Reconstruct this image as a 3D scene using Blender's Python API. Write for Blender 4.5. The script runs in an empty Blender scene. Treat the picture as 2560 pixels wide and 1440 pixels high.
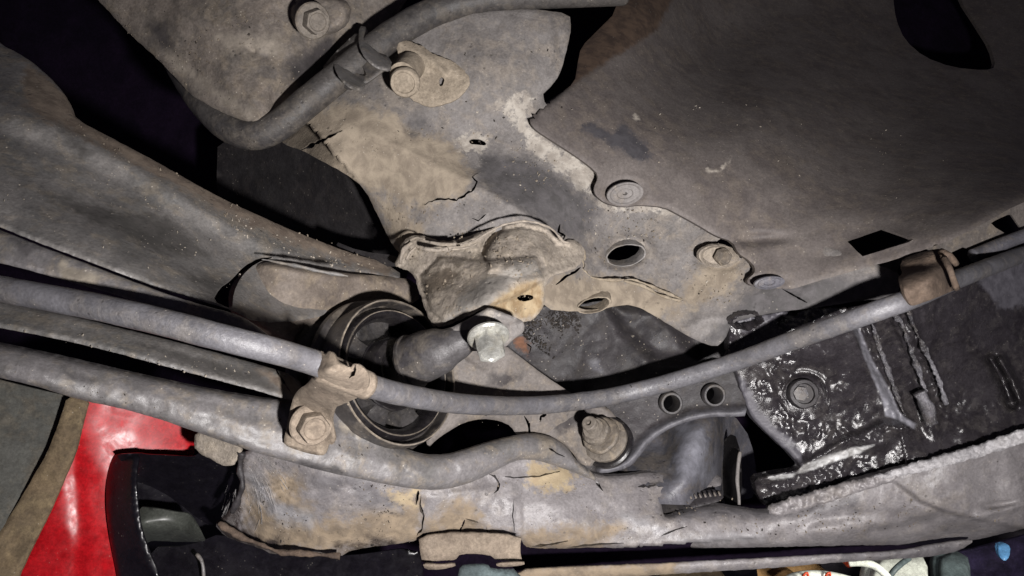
import bpy, math, random
import numpy as np
from mathutils import Vector, Matrix, noise
from mathutils.geometry import delaunay_2d_cdt
random.seed(7); rng = np.random.default_rng(7)
S = bpy.context.scene; COL = S.collection
# ------------------------------------------------------------------ camera, world, lamps, exposure
F = 2009.0                                   # focal length in photo pixels
cd = bpy.data.cameras.new("camera"); cam = bpy.data.objects.new("camera", cd); COL.objects.link(cam)
cam.location = (0, 0, 0.35); cam.rotation_euler = (math.radians(128), 0, 0)
cd.sensor_width = 36; cd.lens = 36 * F / 2560; cd.clip_start = 0.01; cd.clip_end = 50
S.camera = cam
M = Matrix.Translation(cam.location) @ cam.rotation_euler.to_matrix().to_4x4()
wd = bpy.data.worlds.new("World"); S.world = wd; wd.use_nodes = True
wd.node_tree.nodes["Background"].inputs[0].default_value = (0.74, 0.66, 1.0, 1)
wd.node_tree.nodes["Background"].inputs[1].default_value = 0.03
S.view_settings.view_transform = 'Standard'; S.view_settings.look = 'None'; S.view_settings.exposure = 0.0
def W(px, py, d):
    return M @ Vector(((px - 1280) / F * d, -(py - 720) / F * d, -d))
def lamp(name, pos, target, power, size, cone, blend, col):
    l = bpy.data.lights.new(name, 'SPOT'); l.energy = power; l.shadow_soft_size = size
    l.spot_size = math.radians(cone); l.spot_blend = blend; l.color = col
    o = bpy.data.objects.new(name, l); COL.objects.link(o)
    p = M @ Vector(pos); t = W(*target); o.location = p
    o.rotation_euler = (t - p).to_track_quat('-Z', 'Y').to_euler(); return o
lamp("work_lamp", (0.18, -0.15, 0.02), (1330, 960, 1.0), 86, 0.020, 106, 1.0, (1.0, 0.965, 0.95))
S.cycles.max_bounces = 5; S.cycles.diffuse_bounces = 3; S.cycles.glossy_bounces = 2
S.cycles.sample_clamp_indirect = 3.0

# ------------------------------------------------------------------ helpers
def srgb(r, g, b):
    f = lambda c: ((c / 255 + .055) / 1.055) ** 2.4 if c > 10 else c / 255 / 12.92
    return (f(r), f(g), f(b), 1)
def thing(name, label, cat, at, group=None):
    o = bpy.data.objects.new(name, None); COL.objects.link(o); o.empty_display_size = .02
    o.location = W(*at); o['label'] = label; o['category'] = cat
    if group: o['group'] = group
    return o
def tag(o, label, cat, group=None):
    o['label'] = label; o['category'] = cat
    if group: o['group'] = group
    return o
def absloc(o):
    v = Vector((0, 0, 0))
    while o is not None: v = v + o.location; o = o.parent
    return v
MASKS = {}
def link(name, verts, faces, mat, parent, smooth=True, attrs=None, origin=None):
    """verts in world coordinates"""
    base = absloc(parent) if parent else Vector((0, 0, 0))
    V = np.array([tuple(v) for v in verts], dtype=float) if not isinstance(verts, np.ndarray) else verts
    org = Vector(V.mean(0)) if (parent is None or parent.get('label') is None or origin) else base
    if parent is not None: org = base
    me = bpy.data.meshes.new(name); me.from_pydata((V - np.array(org)).tolist(), [], faces)
    if smooth: me.polygons.foreach_set('use_smooth', [True] * len(me.polygons))
    me.materials.append(mat)
    attrs = dict(attrs or {})
    for k in MASKS.get(mat.name, ()):
        if k not in attrs: attrs[k] = np.full(len(V), -200.0)
    for k, a in attrs.items():
        at = me.attributes.new(k, 'FLOAT', 'POINT'); at.data.foreach_set('value', np.asarray(a, dtype=np.float32))
    me.update()
    o = bpy.data.objects.new(name, me); COL.objects.link(o)
    if parent is not None: o.parent = parent
    else: o.location = org
    return o
def wpts(px, py, d):
    A = np.stack([(px - 1280) / F * d, -(py - 720) / F * d, -d, np.ones_like(d)], 1)
    return (A @ np.array(M).T)[:, :3]
def segdist(X, Y, poly, closed=False):
    """unsigned distance and side sign (+ = right-hand side as seen in the picture)"""
    P = np.array(poly, float)
    if closed: P = np.vstack([P, P[:1]])
    best = np.full(X.shape, 1e9); sg = np.ones(X.shape)
    for (ax, ay), (bx, by) in zip(P[:-1], P[1:]):
        dx, dy = bx - ax, by - ay; L2 = dx * dx + dy * dy + 1e-9
        t = np.clip(((X - ax) * dx + (Y - ay) * dy) / L2, 0, 1)
        d = np.hypot(X - ax - t * dx, Y - ay - t * dy)
        m = d < best - 1e-6; best = np.where(m, d, best)
        cr = dx * (Y - ay) - dy * (X - ax); sg = np.where(m, np.where(cr >= 0, 1, -1), sg)
    return best, sg
def inside(X, Y, poly):
    P = np.array(poly, float); r = np.zeros(X.shape, bool); n = len(P); j = n - 1
    for i in range(n):
        xi, yi = P[i]; xj, yj = P[j]
        if yi != yj:
            c = ((yi > Y) != (yj > Y)) & (X < (xj - xi) * (Y - yi) / (yj - yi) + xi); r ^= c
        j = i
    return r
def sdf(X, Y, poly):
    d, _ = segdist(X, Y, poly, True); return np.where(inside(X, Y, poly), d, -d)
def tps(ctrl):
    C = np.array(ctrl, float); x = C[:, :2] / 1000; n = len(C)
    if n == 1: return lambda X, Y: np.full(X.shape, C[0, 2])
    if n < 4:
        A = np.hstack([x, np.ones((n, 1))]); s = np.linalg.lstsq(A, C[:, 2], rcond=None)[0]
        return lambda X, Y: X / 1000 * s[0] + Y / 1000 * s[1] + s[2]
    U = lambda r2: np.where(r2 > 0, r2 * np.log(r2 + 1e-12), 0)
    K = U(((x[:, None] - x[None]) ** 2).sum(2)) + np.eye(n) * 1e-3
    Pm = np.hstack([np.ones((n, 1)), x]); A = np.block([[K, Pm], [Pm.T, np.zeros((3, 3))]])
    s = np.linalg.solve(A, np.concatenate([C[:, 2], np.zeros(3)]))
    def f(X, Y):
        q = np.stack([X, Y], 1) / 1000; r = s[n] + s[n + 1] * q[:, 0] + s[n + 2] * q[:, 1]
        for i in range(n): r = r + s[i] * U(((q - x[i]) ** 2).sum(1))
        return r
    return f
def sstep(x): x = np.clip(x, 0, 1); return x * x * (3 - 2 * x)
def feature(X, Y, D, fs):
    for f in fs:
        k = f[0]
        if k == 'ramp':
            d, s = segdist(X, Y, f[1]); sd = d * s; so = f[3]
            D = D + f[2] * so * np.logaddexp(0, sd / so)
        elif k == 'step':
            d, s = segdist(X, Y, f[1]); D = D + f[3] * sstep((d * s / f[2] + 1) / 2)
        elif k == 'ridge':
            d, s = segdist(X, Y, f[1]); D = D + f[3] * np.exp(-(d / f[2]) ** 2)
        elif k == 'bump':
            _, cx, cy, rx, ry, an, a = f; c, s_ = math.cos(math.radians(an)), math.sin(math.radians(an))
            u = ((X - cx) * c + (Y - cy) * s_) / rx; v = (-(X - cx) * s_ + (Y - cy) * c) / ry
            D = D + a * np.exp(-(u * u + v * v) ** 1.5)
        elif k == 'area':                      # raised or sunk area with soft edge
            D = D + f[3] * sstep((sdf(X, Y, f[1]) / f[2] + 1) / 2)
        elif k == 'inflate':                   # cushion inside a polygon
            t = np.clip(sdf(X, Y, f[1]) / f[2], 0, 1); D = D - f[3] * np.sqrt(1 - (1 - t) ** 2)
        elif k == 'ring':                      # ellipse ring relief
            _, cx, cy, rx, ry, an, w, a = f; c, s_ = math.cos(math.radians(an)), math.sin(math.radians(an))
            u = ((X - cx) * c + (Y - cy) * s_) / rx; v = (-(X - cx) * s_ + (Y - cy) * c) / ry
            D = D + a * np.exp(-((np.hypot(u, v) - 1) / w) ** 2)
        elif k == 'fn': D = D + f[1](X, Y)
    return D
def fractal(X, Y, freq, octs, seed, H=0.9):
    fr = freq / 1000.0
    return np.array([noise.fractal(Vector((x * fr, y * fr, seed)), H, 2.1, octs) for x, y in zip(X, Y)])
def ridged(X, Y, freq, seed, octs=4):
    fr = freq / 1000.0
    return np.array([noise.turbulence(Vector((x * fr, y * fr, seed)), octs, True) for x, y in zip(X, Y)])
def smoothpoly(P, it=2, closed=True):
    P = [tuple(p) for p in P]
    for _ in range(it):
        Q = []; n = len(P)
        rngi = range(n) if closed else range(n - 1)
        if not closed: Q.append(P[0])
        for i in rngi:
            a, b = np.array(P[i], float), np.array(P[(i + 1) % n], float)
            Q.append(tuple(a * .78 + b * .22)); Q.append(tuple(a * .22 + b * .78))
        if not closed: Q.append(P[-1])
        P = Q
    return P
def resample(P, step, closed=True, rag=0.0, seed=0):
    P = [np.array(p[:2], float) for p in P]
    if closed: P = P + [P[0]]
    out = []
    for a, b in zip(P[:-1], P[1:]):
        L = np.hypot(*(b - a)); n = max(1, int(round(L / step)))
        for i in range(n):
            p = a + (b - a) * i / n
            if rag:
                nv = noise.noise_vector(Vector((p[0] * .045, p[1] * .045, seed))) * .6 + noise.noise_vector(Vector((p[0] * .16, p[1] * .16, seed + 5))) * .5
                p = p + np.array([nv.x, nv.y]) * rag
            out.append(tuple(p))
    if not closed: out.append(tuple(P[-1]))
    return out
def crack(P, w, seed=0, amp=5):
    """thin ragged slit round a polyline"""
    C = resample(P, 7, False, rag=amp, seed=seed); n = len(C); A = []; B = []
    for i, p in enumerate(C):
        q, r = np.array(C[max(0, i - 1)]), np.array(C[min(n - 1, i + 1)])
        t = (r - q) / (np.hypot(*(r - q)) + 1e-6); nn = np.array([-t[1], t[0]])
        e = min(i, n - 1 - i) / max(1, n - 1) * 2
        ww = w * (.25 + .75 * min(1, e * 2.2)) * (.55 + .9 * abs(noise.noise(Vector((p[0] * .07, p[1] * .07, seed + 9)))) * 1.8)
        A.append(tuple(np.array(p) + nn * ww / 2)); B.append(tuple(np.array(p) - nn * ww / 2))
    return A + B[::-1]
SEED = [0]; DF = {}
def sheet(parent, name, outline, ctrl, mat, step=9, holes=(), cracks=(), feats=(), masks=None, nz=(.0015, 9, .0004, 60), rnd=(0, 0), thick=.003, rag=0, sm=1, hsm=1, hround=False, seed=None, rid=None, lipc=.0014):
    SEED[0] += 1; sd = seed if seed is not None else SEED[0] * 3.7
    out = smoothpoly(outline, sm) if sm else list(outline)
    out = resample(out, step, True, rag, sd)
    H = [resample(smoothpoly(h, hsm) if hsm else h, min(step, 6), True, rag * .6, sd + 1) for h in holes] + [list(c) for c in cracks]
    O = np.array(out); x0, y0 = O.min(0); x1, y1 = O.max(0)
    gx = np.arange(x0, x1, step); gy = np.arange(y0, y1, step * .866)
    X, Y = np.meshgrid(gx, gy); X = X + (np.arange(len(gy)) % 2)[:, None] * step / 2
    X = X.ravel() + rng.uniform(-.12, .12, X.size) * step; Y = Y.ravel() + rng.uniform(-.12, .12, Y.size) * step
    k = inside(X, Y, out); X, Y = X[k], Y[k]
    d, _ = segdist(X, Y, out, True); k = d > step * .55; X, Y = X[k], Y[k]
    for h in H:
        k = ~inside(X, Y, h); X, Y = X[k], Y[k]
        d, _ = segdist(X, Y, h, True); k = d > min(step, 6) * .5; X, Y = X[k], Y[k]
    pts = [Vector(p) for p in out]; edges = [(i, (i + 1) % len(out)) for i in range(len(out))]
    for h in H:
        b = len(pts); pts += [Vector(p) for p in h]; edges += [(b + i, b + (i + 1) % len(h)) for i in range(len(h))]
    pts += [Vector(p) for p in zip(X, Y)]
    vs, es, fs, *_ = delaunay_2d_cdt(pts, edges, [], 0, 1e-4)
    V = np.array([tuple(v) for v in vs]); Fc = np.array([f for f in fs if len(f) == 3])
    cen = V[Fc].mean(1); k = inside(cen[:, 0], cen[:, 1], out)
    for h in H: k &= ~inside(cen[:, 0], cen[:, 1], h)
    Fc = Fc[k]
    a, b, c = V[Fc[:, 0]], V[Fc[:, 1]], V[Fc[:, 2]]
    cr = (b[:, 0] - a[:, 0]) * (c[:, 1] - a[:, 1]) - (b[:, 1] - a[:, 1]) * (c[:, 0] - a[:, 0])
    Fc[cr > 0] = Fc[cr > 0][:, ::-1]          # face the viewer (y runs down)
    used = np.unique(Fc); mp = -np.ones(len(V), int); mp[used] = np.arange(len(used)); V = V[used]; Fc = mp[Fc]
    X, Y = V[:, 0], V[:, 1]
    tf = tps(ctrl)
    DF[name if parent is None else parent.name + '/' + name] = lambda x, y, tf=tf, feats=feats: feature(np.asarray(x, float), np.asarray(y, float), tf(np.asarray(x, float), np.asarray(y, float)), feats)
    D = tf(X, Y)
    for ck_ in cracks:
        cd_ = segdist(X, Y, ck_, True)[0]; D = D - lipc * np.exp(-(cd_ / 6) ** 2)
    if rnd[0]:
        dd, _ = segdist(X, Y, out, True)
        if hround:
            for h in H: dd = np.minimum(dd, segdist(X, Y, h, True)[0])
        t = np.clip(dd / rnd[0], 0, 1); D = D + rnd[1] * (1 - np.sqrt(np.clip(1 - (1 - t) ** 2, 0, 1)))
    D = feature(X, Y, D, feats)
    if nz[0]: D = D + nz[0] * fractal(X, Y, nz[1], 3, sd + 20)
    if nz[2]: D = D + nz[2] * fractal(X, Y, nz[3], 3, sd + 40)
    if rid: D = D - rid[0] * (ridged(X, Y, rid[1], sd + 60) - .5)
    Wf = wpts(X, Y, D); fwd = np.array(M.to_3x3() @ Vector((0, 0, -1)))
    n = len(Wf); ec = {}
    for f in Fc:
        for i in range(3):
            e = (f[i], f[(i + 1) % 3]); ec[e] = ec.get(e, 0) + 1
    be = [e for e in ec if (e[1], e[0]) not in ec]
    bv = sorted({v for e in be for v in e}); bi = {v: i for i, v in enumerate(bv)}
    rf = Wf[bv]; rb = Wf[bv] + fwd * thick; bk = Wf + fwd * thick
    allv = np.vstack([Wf, rf, rb, bk]); nb = len(bv)
    faces = Fc.tolist() + [(n + bi[b], n + bi[a], n + nb + bi[a], n + nb + bi[b]) for a, b in be] + (Fc[:, ::-1] + n + 2 * nb).tolist()
    at = {}
    for nm, pl in (masks or {}).items():
        if callable(pl): m = pl(X, Y)
        else:
            m = np.full(X.shape, -1e3)
            for q in pl: m = np.maximum(m, sdf(X, Y, q) if not isinstance(q, tuple) else q[1] - segdist(X, Y, q[0])[0])
        m = np.clip(m, -200, 200); at[nm] = np.concatenate([m, m[bv], m[bv], m])
    return link(name, allv, faces, mat, parent, attrs=at)
def tube(parent, name, path, r, mat, seg=20, step=12, rz=0.0, closed_ends=True, seed=1, flat=None):
    """path: (px, py, d[, r]) swept, r in metres"""
    C = [W(p[0], p[1], p[2]) for p in path]; R = [p[3] if len(p) > 3 else r for p in path]
    pts = []; n = len(C)
    for i in range(n - 1):                      # Catmull-Rom
        p0, p1, p2, p3 = C[max(i - 1, 0)], C[i], C[i + 1], C[min(i + 2, n - 1)]
        K = max(2, int((p2 - p1).length / (step * .0004)))
        for j in range(K):
            t = j / K
            q = .5 * ((2 * p1) + (-p0 + p2) * t + (2 * p0 - 5 * p1 + 4 * p2 - p3) * t * t + (-p0 + 3 * p1 - 3 * p2 + p3) * t ** 3)
            pts.append((q, R[i] + (R[i + 1] - R[i]) * (t * t * (3 - 2 * t))))
    pts.append((C[-1], R[-1])); verts = []; m = len(pts); up = None
    for i, (q, rr) in enumerate(pts):
        t = (pts[min(i + 1, m - 1)][0] - pts[max(i - 1, 0)][0]).normalized()
        if up is None: up = t.orthogonal().normalized()
        up = (up - t * up.dot(t)).normalized(); sd = t.cross(up)
        for k in range(seg):
            a = 2 * math.pi * k / seg; v = up * math.cos(a) + sd * math.sin(a)
            e = rr + (rz * noise.fractal((q + v * rr) * 60 + Vector((seed, 0, 0)), .8, 2.1, 3) if rz else 0)
            verts.append(q + v * e)
    faces = [(i * seg + k, i * seg + (k + 1) % seg, (i + 1) * seg + (k + 1) % seg, (i + 1) * seg + k) for i in range(m - 1) for k in range(seg)]
    if closed_ends:
        faces.append(tuple(range(seg))[::-1]); faces.append(tuple((m - 1) * seg + k for k in range(seg)))
    return link(name, verts, faces, mat, parent)
def frame(ax):
    a = (M.to_3x3() @ Vector(ax)).normalized(); u = a.orthogonal().normalized(); return a, u, a.cross(u)
def lathe(parent, name, at, ax, prof, mat, seg=48, hf=None, rz=0, rf=None, smooth=True, cap=True):
    c = W(*at); a, u, v = frame(ax); verts = []
    for r, h in prof:
        for k in range(seg):
            th = 2 * math.pi * k / seg; rr = r if not rf else rf(r, h, th); hh = h + (hf(r, h, th) if hf else 0)
            p = c + (u * math.cos(th) + v * math.sin(th)) * rr + a * hh
            if rz: p = p + (u * math.cos(th) + v * math.sin(th)) * rz * noise.fractal(p * 90, .8, 2.1, 3)
            verts.append(p)
    m = len(prof)
    faces = [(i * seg + k, i * seg + (k + 1) % seg, (i + 1) * seg + (k + 1) % seg, (i + 1) * seg + k) for i in range(m - 1) for k in range(seg)]
    if prof[0][0] > 1e-6 and cap: faces.append(tuple(range(seg))[::-1])
    if prof[-1][0] > 1e-6 and cap: faces.append(tuple((m - 1) * seg + k for k in range(seg)))
    o = link(name, verts, faces, mat, parent, smooth=smooth)
    if smooth: o.data.set_sharp_from_angle(angle=math.radians(38))
    return o
def oval(parent, name, at, ax, prof, mat, ratio, ang, seg=56, rz=0):
    """like lathe, but every ring is an ellipse: long axis turned by ang degrees in the picture"""
    a = Vector(ax).normalized(); u = Vector((math.cos(math.radians(ang)), math.sin(math.radians(ang)), 0)); u = (u - a * u.dot(a)).normalized(); v = a.cross(u)
    R3 = M.to_3x3(); a, u, v = R3 @ a, R3 @ u, R3 @ v; c = W(*at); verts = []
    for r, h_ in prof:
        for k in range(seg):
            th = 2 * math.pi * k / seg; e = r + (rz * noise.fractal(Vector((math.cos(th), math.sin(th), h_ * 40)) * 3, .8, 2.1, 3) if rz and r > .001 else 0)
            verts.append(c + u * math.cos(th) * e + v * math.sin(th) * (e - r + r * ratio) + a * h_)
    m = len(prof); faces = [(i * seg + k, i * seg + (k + 1) % seg, (i + 1) * seg + (k + 1) % seg, (i + 1) * seg + k) for i in range(m - 1) for k in range(seg)]
    if prof[-1][0] < 1e-5: faces.append(tuple((m - 1) * seg + k for k in range(seg)))
    o = link(name, verts, faces, mat, parent); o.data.set_sharp_from_angle(angle=math.radians(38)); return o
def bolt(parent, at, ax, af, h, fl, mat, mat2=None, name='bolt', twist=0.2, washer=True, dome=False):
    """hex head as a part, washer as its sub-part"""
    R = af / 2 / math.cos(math.pi / 6)
    def hexr(r, hh, th):
        if r > af * .495: 
            t = (th + twist) % (math.pi / 3) - math.pi / 6; return (af / 2) / math.cos(t) * (r / R)
        return r
    b = lathe(parent, name, at, ax, [(R, 0), (R, h * .8), (R * .93, h), (af * .40, h), (af * .36, h - af * .05 if not dome else h + .001), (1e-7, h - af * .05 if not dome else h + .0015)], mat, seg=48, rf=hexr)
    if washer: lathe(b, 'washer', at, ax, [(fl, -.0015), (fl, .0006), (fl * .93, .0022), (af * .5, .0032)], mat2 or mat, seg=40)
    return b

def scatter(parent, key, poly, n, size, mat, name='grit', flat=.5, lift=0.0, sd=0, avoid=(), elong=1.6):
    """small irregular crumbs lying on a sheet, one joined mesh of kind stuff"""
    r = np.random.default_rng(sd + 11); P = np.array(poly, float); x0, y0 = P.min(0); x1, y1 = P.max(0)
    X = r.uniform(x0, x1, n * 4); Y = r.uniform(y0, y1, n * 4); k = inside(X, Y, poly)
    cl = fractal(X, Y, 12, 2, sd + 3) + r.normal(0, .25, X.size); k &= cl > 0
    for a in avoid: k &= ~inside(X, Y, a)
    X, Y = X[k][:n], Y[k][:n]; D = DF[key](X, Y); V = []; Fs = []
    for x, y, d in zip(X, Y, D):
        s = size[0] * (size[1] / size[0]) ** (r.random() ** 2.2); an = r.uniform(0, math.pi); el = r.uniform(1, elong); m = int(r.integers(5, 8)); b = len(V)
        z = s / F * d
        for j in range(m):
            t = 2 * math.pi * j / m + r.uniform(-.3, .3); q = s * r.uniform(.7, 1.2); u, v = math.cos(t) * q * el, math.sin(t) * q / el
            V.append((x + u * math.cos(an) - v * math.sin(an), y + u * math.sin(an) + v * math.cos(an), d + .0006))
        V.append((x + r.uniform(-.3, .3) * s, y + r.uniform(-.3, .3) * s, d - z * flat - lift))
        Fs += [(b + j, b + m, b + (j + 1) % m) for j in range(m)]
    V = np.array(V); o = link(name, wpts(V[:, 0], V[:, 1], V[:, 2]), Fs, mat, parent, smooth=False); o['kind'] = 'stuff'; return o
# ------------------------------------------------------------------ materials
def newmat(name):
    m = bpy.data.materials.new(name); m.use_nodes = True; nt = m.node_tree; b = nt.nodes['Principled BSDF']; return m, nt, b
def N(nt, typ, **kw):
    n = nt.nodes.new(typ)
    for k, v in kw.items(): setattr(n, k, v)
    return n
def grime(name, c1, c2, dust=(150, 136, 116), da=.35, rough=.7, masks=(), bump=.35, spec=.35, sc=1.0, speck=.5, metal=0.0, coat=0, pits=.4, fine=.5, roughv=.2, grit=.6):
    m, nt, b = newmat(name); L = nt.links.new; MASKS[m.name] = [k[0] for k in masks]
    tc = N(nt, 'ShaderNodeTexCoord'); co = tc.outputs['Object']
    mp = N(nt, 'ShaderNodeMapping'); L(co, mp.inputs[0]); mp.inputs['Location'].default_value = (random.random() * 9, random.random() * 9, random.random() * 9); co = mp.outputs[0]
    def nz(scale, det=5, ro=.6, dist=0.0):
        n = N(nt, 'ShaderNodeTexNoise'); n.inputs['Scale'].default_value = scale * sc; n.inputs['Detail'].default_value = det
        n.inputs['Roughness'].default_value = ro; n.inputs['Distortion'].default_value = dist; L(co, n.inputs['Vector']); return n.outputs['Fac']
    def ramp(v, a, b_, t0=0.0, t1=1.0):
        r = N(nt, 'ShaderNodeMapRange'); r.interpolation_type = 'SMOOTHSTEP'
        for i, x in enumerate((a, b_, t0, t1)): r.inputs[1 + i].default_value = x
        L(v, r.inputs[0]); return r.outputs[0]
    def mix(f, a, b_, bt='MIX'):
        r = N(nt, 'ShaderNodeMix'); r.data_type = 'RGBA'; r.blend_type = bt
        for s, v in ((0, f), (6, a), (7, b_)):
            if isinstance(v, (int, float, tuple)): r.inputs[s].default_value = v
            else: L(v, r.inputs[s])
        return r.outputs[2]
    def math_(op, a, b_=0.0, c=None):
        r = N(nt, 'ShaderNodeMath'); r.operation = op
        for i, v in enumerate((a, b_) + ((c,) if c is not None else ())):
            if isinstance(v, (int, float)): r.inputs[i].default_value = v
            else: L(v, r.inputs[i])
        return r.outputs[0]
    nb = nz(14, 5, .62, .3); nm = nz(55, 6, .65, .4); nf = nz(330, 4, .7)
    C = mix(ramp(nb, .36, .64), srgb(*c1), srgb(*c2))
    C = mix(math_('MULTIPLY', ramp(math_('ADD', math_('MULTIPLY', nm, .6), math_('MULTIPLY', nb, .4)), .47, .62), da), C, srgb(*dust))
    nst = nz(30, 7, .7, 1.2)
    C = mix(math_('MULTIPLY', ramp(nst, .6, .68), .3), C, srgb(*[int(x * .62) for x in c1]))
    n4 = nz(150, 8, .75, .6); n5 = nz(34, 9, .72, .8)
    C = mix(grit, C, mix(ramp(n4, .32, .68), (0.66, .65, .64, 1), (1.3, 1.3, 1.3, 1)), 'MULTIPLY')
    C = mix(grit, C, mix(ramp(n5, .36, .64), (0.74, .73, .73, 1), (1.16, 1.16, 1.15, 1)), 'MULTIPLY')
    C = mix(.5, C, mix(ramp(nf, .25, .75), (0.6, .6, .6, 1), (1.35, 1.35, 1.35, 1)), 'MULTIPLY')
    RO = math_('ADD', math_('MULTIPLY', ramp(nm, .3, .7), roughv), rough - roughv / 2)
    BH = math_('ADD', math_('ADD', math_('MULTIPLY', nm, .5), math_('MULTIPLY', nf, fine * .35)), math_('MULTIPLY', n4, fine * .7))
    for mk in masks:
        attr, col, ro, amp, soft = mk[:5]; col2 = mk[5] if len(mk) > 5 else tuple(int(x * .8) for x in col)
        at = N(nt, 'ShaderNodeAttribute', attribute_name=attr)
        n1 = nz(mk[6] if len(mk) > 6 else 70, 6, .68, .2)
        v = math_('ADD', at.outputs['Fac'], math_('MULTIPLY', math_('SUBTRACT', n1, .5), amp))
        fm = ramp(v, -soft, soft)
        C = mix(fm, C, mix(ramp(nm, .35, .65), srgb(*col), srgb(*col2)))
        RO = math_('ADD', math_('MULTIPLY', RO, math_('SUBTRACT', 1.0, fm)), math_('MULTIPLY', fm, ro))
        if ro < .9: BH = math_('ADD', BH, math_('MULTIPLY', fm, .10))
    if speck:
        vo = N(nt, 'ShaderNodeTexVoronoi'); vo.inputs['Scale'].default_value = 170 * sc; L(co, vo.inputs['Vector'])
        sp = math_('MULTIPLY', ramp(vo.outputs['Distance'], .16, .10), ramp(nm, .5, .6))
        C = mix(math_('MULTIPLY', sp, speck), C, srgb(196, 188, 176)); BH = math_('ADD', BH, math_('MULTIPLY', sp, .15))
    if pits:
        v2 = N(nt, 'ShaderNodeTexVoronoi'); v2.inputs['Scale'].default_value = 95 * sc; L(co, v2.inputs['Vector'])
        pt = math_('MULTIPLY', ramp(v2.outputs['Distance'], .2, .1), ramp(nb, .52, .62)); 
        C = mix(math_('MULTIPLY', pt, pits), C, srgb(45, 42, 42)); BH = math_('SUBTRACT', BH, math_('MULTIPLY', pt, .3))
    bp = N(nt, 'ShaderNodeBump'); bp.inputs['Strength'].default_value = bump; bp.inputs['Distance'].default_value = .004; L(BH, bp.inputs['Height'])
    L(C, b.inputs['Base Color']); L(RO, b.inputs['Roughness']); L(bp.outputs[0], b.inputs['Normal'])
    b.inputs['Specular IOR Level'].default_value = spec; b.inputs['Metallic'].default_value = metal
    if coat: b.inputs['Coat Weight'].default_value = coat; b.inputs['Coat Roughness'].default_value = .12
    return m
TAN = (147, 137, 123); PALE = (192, 186, 176)
WG = (116, 111, 107)
m_chassis = grime('grey_chassis_paint', grit=.3, c1=(116, 112, 110), c2=(99, 95, 93), dust=(146, 136, 124), da=.4, masks=[('tan', (142, 131, 116), .9, 120, 20, (116, 106, 94)), ('pale', (168, 162, 153), .88, 110, 10, (138, 131, 123), 110), ('dark', (88, 85, 86), .75, 80, 18)], speck=.35, bump=.5)
m_tank = grime('dusty_tank_steel', (116, 108, 101), (92, 87, 83), da=.3, bump=.45, masks=[('dark', (62, 58, 58), .8, 60, 20), ('pale', (146, 137, 126), .85, 80, 20)])
m_arm = grime('grey_arm_steel', grit=.3, c1=(114, 111, 109), c2=(92, 91, 90), da=.3, rough=.5, spec=.45, bump=.4, masks=[('rust', (118, 106, 94), .9, 70, 12, (90, 79, 70)), ('dark', (78, 75, 73), .75, 70, 16)], speck=.5)
m_arm2 = grime('worn_grey_arm_steel', grit=.3, c1=(112, 109, 110), c2=(92, 90, 89), da=.35, rough=.46, spec=.5, bump=.35, masks=[('dark', (78, 75, 76), .7, 60, 10), ('tan', (134, 126, 114), .85, 80, 12)], speck=.5)
m_housing = grime('brown_dusty_housing', grit=.3, c1=(112, 103, 95), c2=(90, 82, 76), da=.35, bump=.5, masks=[], speck=.5)
m_bracket = grime('mud_coated_bracket', (150, 141, 130), (126, 118, 109), dust=(156, 145, 129), da=.45, rough=.88, masks=[('ochre', (152, 136, 110), .9, 60, 12, (122, 102, 76)), ('grey', (134, 129, 123), .8, 80, 14), ('dark', (82, 73, 63), .88, 80, 16)], bump=.8, pits=.7)
m_clamp = grime('tan_mud_clamp', (130, 118, 105), (102, 91, 80), dust=(150, 138, 123), da=.45, rough=.85, speck=.25, pits=.4, bump=.6)
m_tanp = grime('tan_mud_patch', (146, 135, 120), (122, 112, 99), dust=(164, 152, 136), da=.45, rough=.88, speck=.25, pits=.4, bump=.6)
m_rusty = grime('rusty_clamp', (90, 77, 67), (68, 57, 50), dust=(122, 104, 88), da=.45, rough=.85, speck=.1, bump=.6)
m_bar = grime('worn_grey_bar', grit=.3, c1=(104, 103, 107), c2=(84, 83, 86), dust=(122, 116, 110), da=.4, rough=.42, speck=.45, pits=.5, spec=.55, bump=.45, sc=1.2)
m_tube = grime('dark_grey_tube', (78, 75, 73), (60, 58, 58), dust=(104, 97, 88), da=.45, rough=.55, speck=.3, bump=.4)
m_shield = grime('shield_plastic', (100, 94, 91), (86, 80, 78), dust=(122, 112, 100), da=.3, rough=.66, masks=[('felt', (88, 72, 60), .95, 30, 8, (62, 50, 43)), ('dark', (74, 72, 75), .6, 60, 7), ('pale', (180, 172, 160), .8, 24, 4)], speck=.3, pits=.2, bump=.16, spec=.3, grit=.25)
m_sill = grime('pale_grey_sill_paint', (130, 126, 127), (112, 108, 109), dust=(142, 134, 125), da=.3, grit=.25, spec=.55, rough=.42, masks=[('tan', (136, 121, 102), .85, 120, 26, (108, 96, 82)), ('ochre', (148, 132, 108), .9, 130, 14, (162, 147, 120), 80), ('bare', (150, 148, 150), .32, 60, 20, (118, 116, 118)), ('burn', (44, 36, 34), .6, 50, 12), ('grey', (104, 101, 103), .55, 90, 18)], speck=.4, pits=.5, bump=.5)
m_dark = grime('dark_grey_paint', (54, 51, 53), (43, 41, 43), dust=(72, 67, 62), da=.3, grit=.4, rough=.55, bump=.45, masks=[('lip', (98, 97, 102), .5, 20, 8), ('rust', (118, 84, 66), .9, 60, 8)], speck=.5, pits=.2)
m_pin = grime('dark_pin_steel', (74, 72, 73), (56, 54, 56), dust=(112, 104, 92), da=.35, rough=.5, speck=.4, bump=.4)
m_plate = grime('brown_grey_plate', grit=.3, c1=(110, 104, 100), c2=(92, 87, 84), da=.3, rough=.7, speck=.35, bump=.4, masks=[('dark', (70, 66, 65), .75, 70, 12)])
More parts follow.
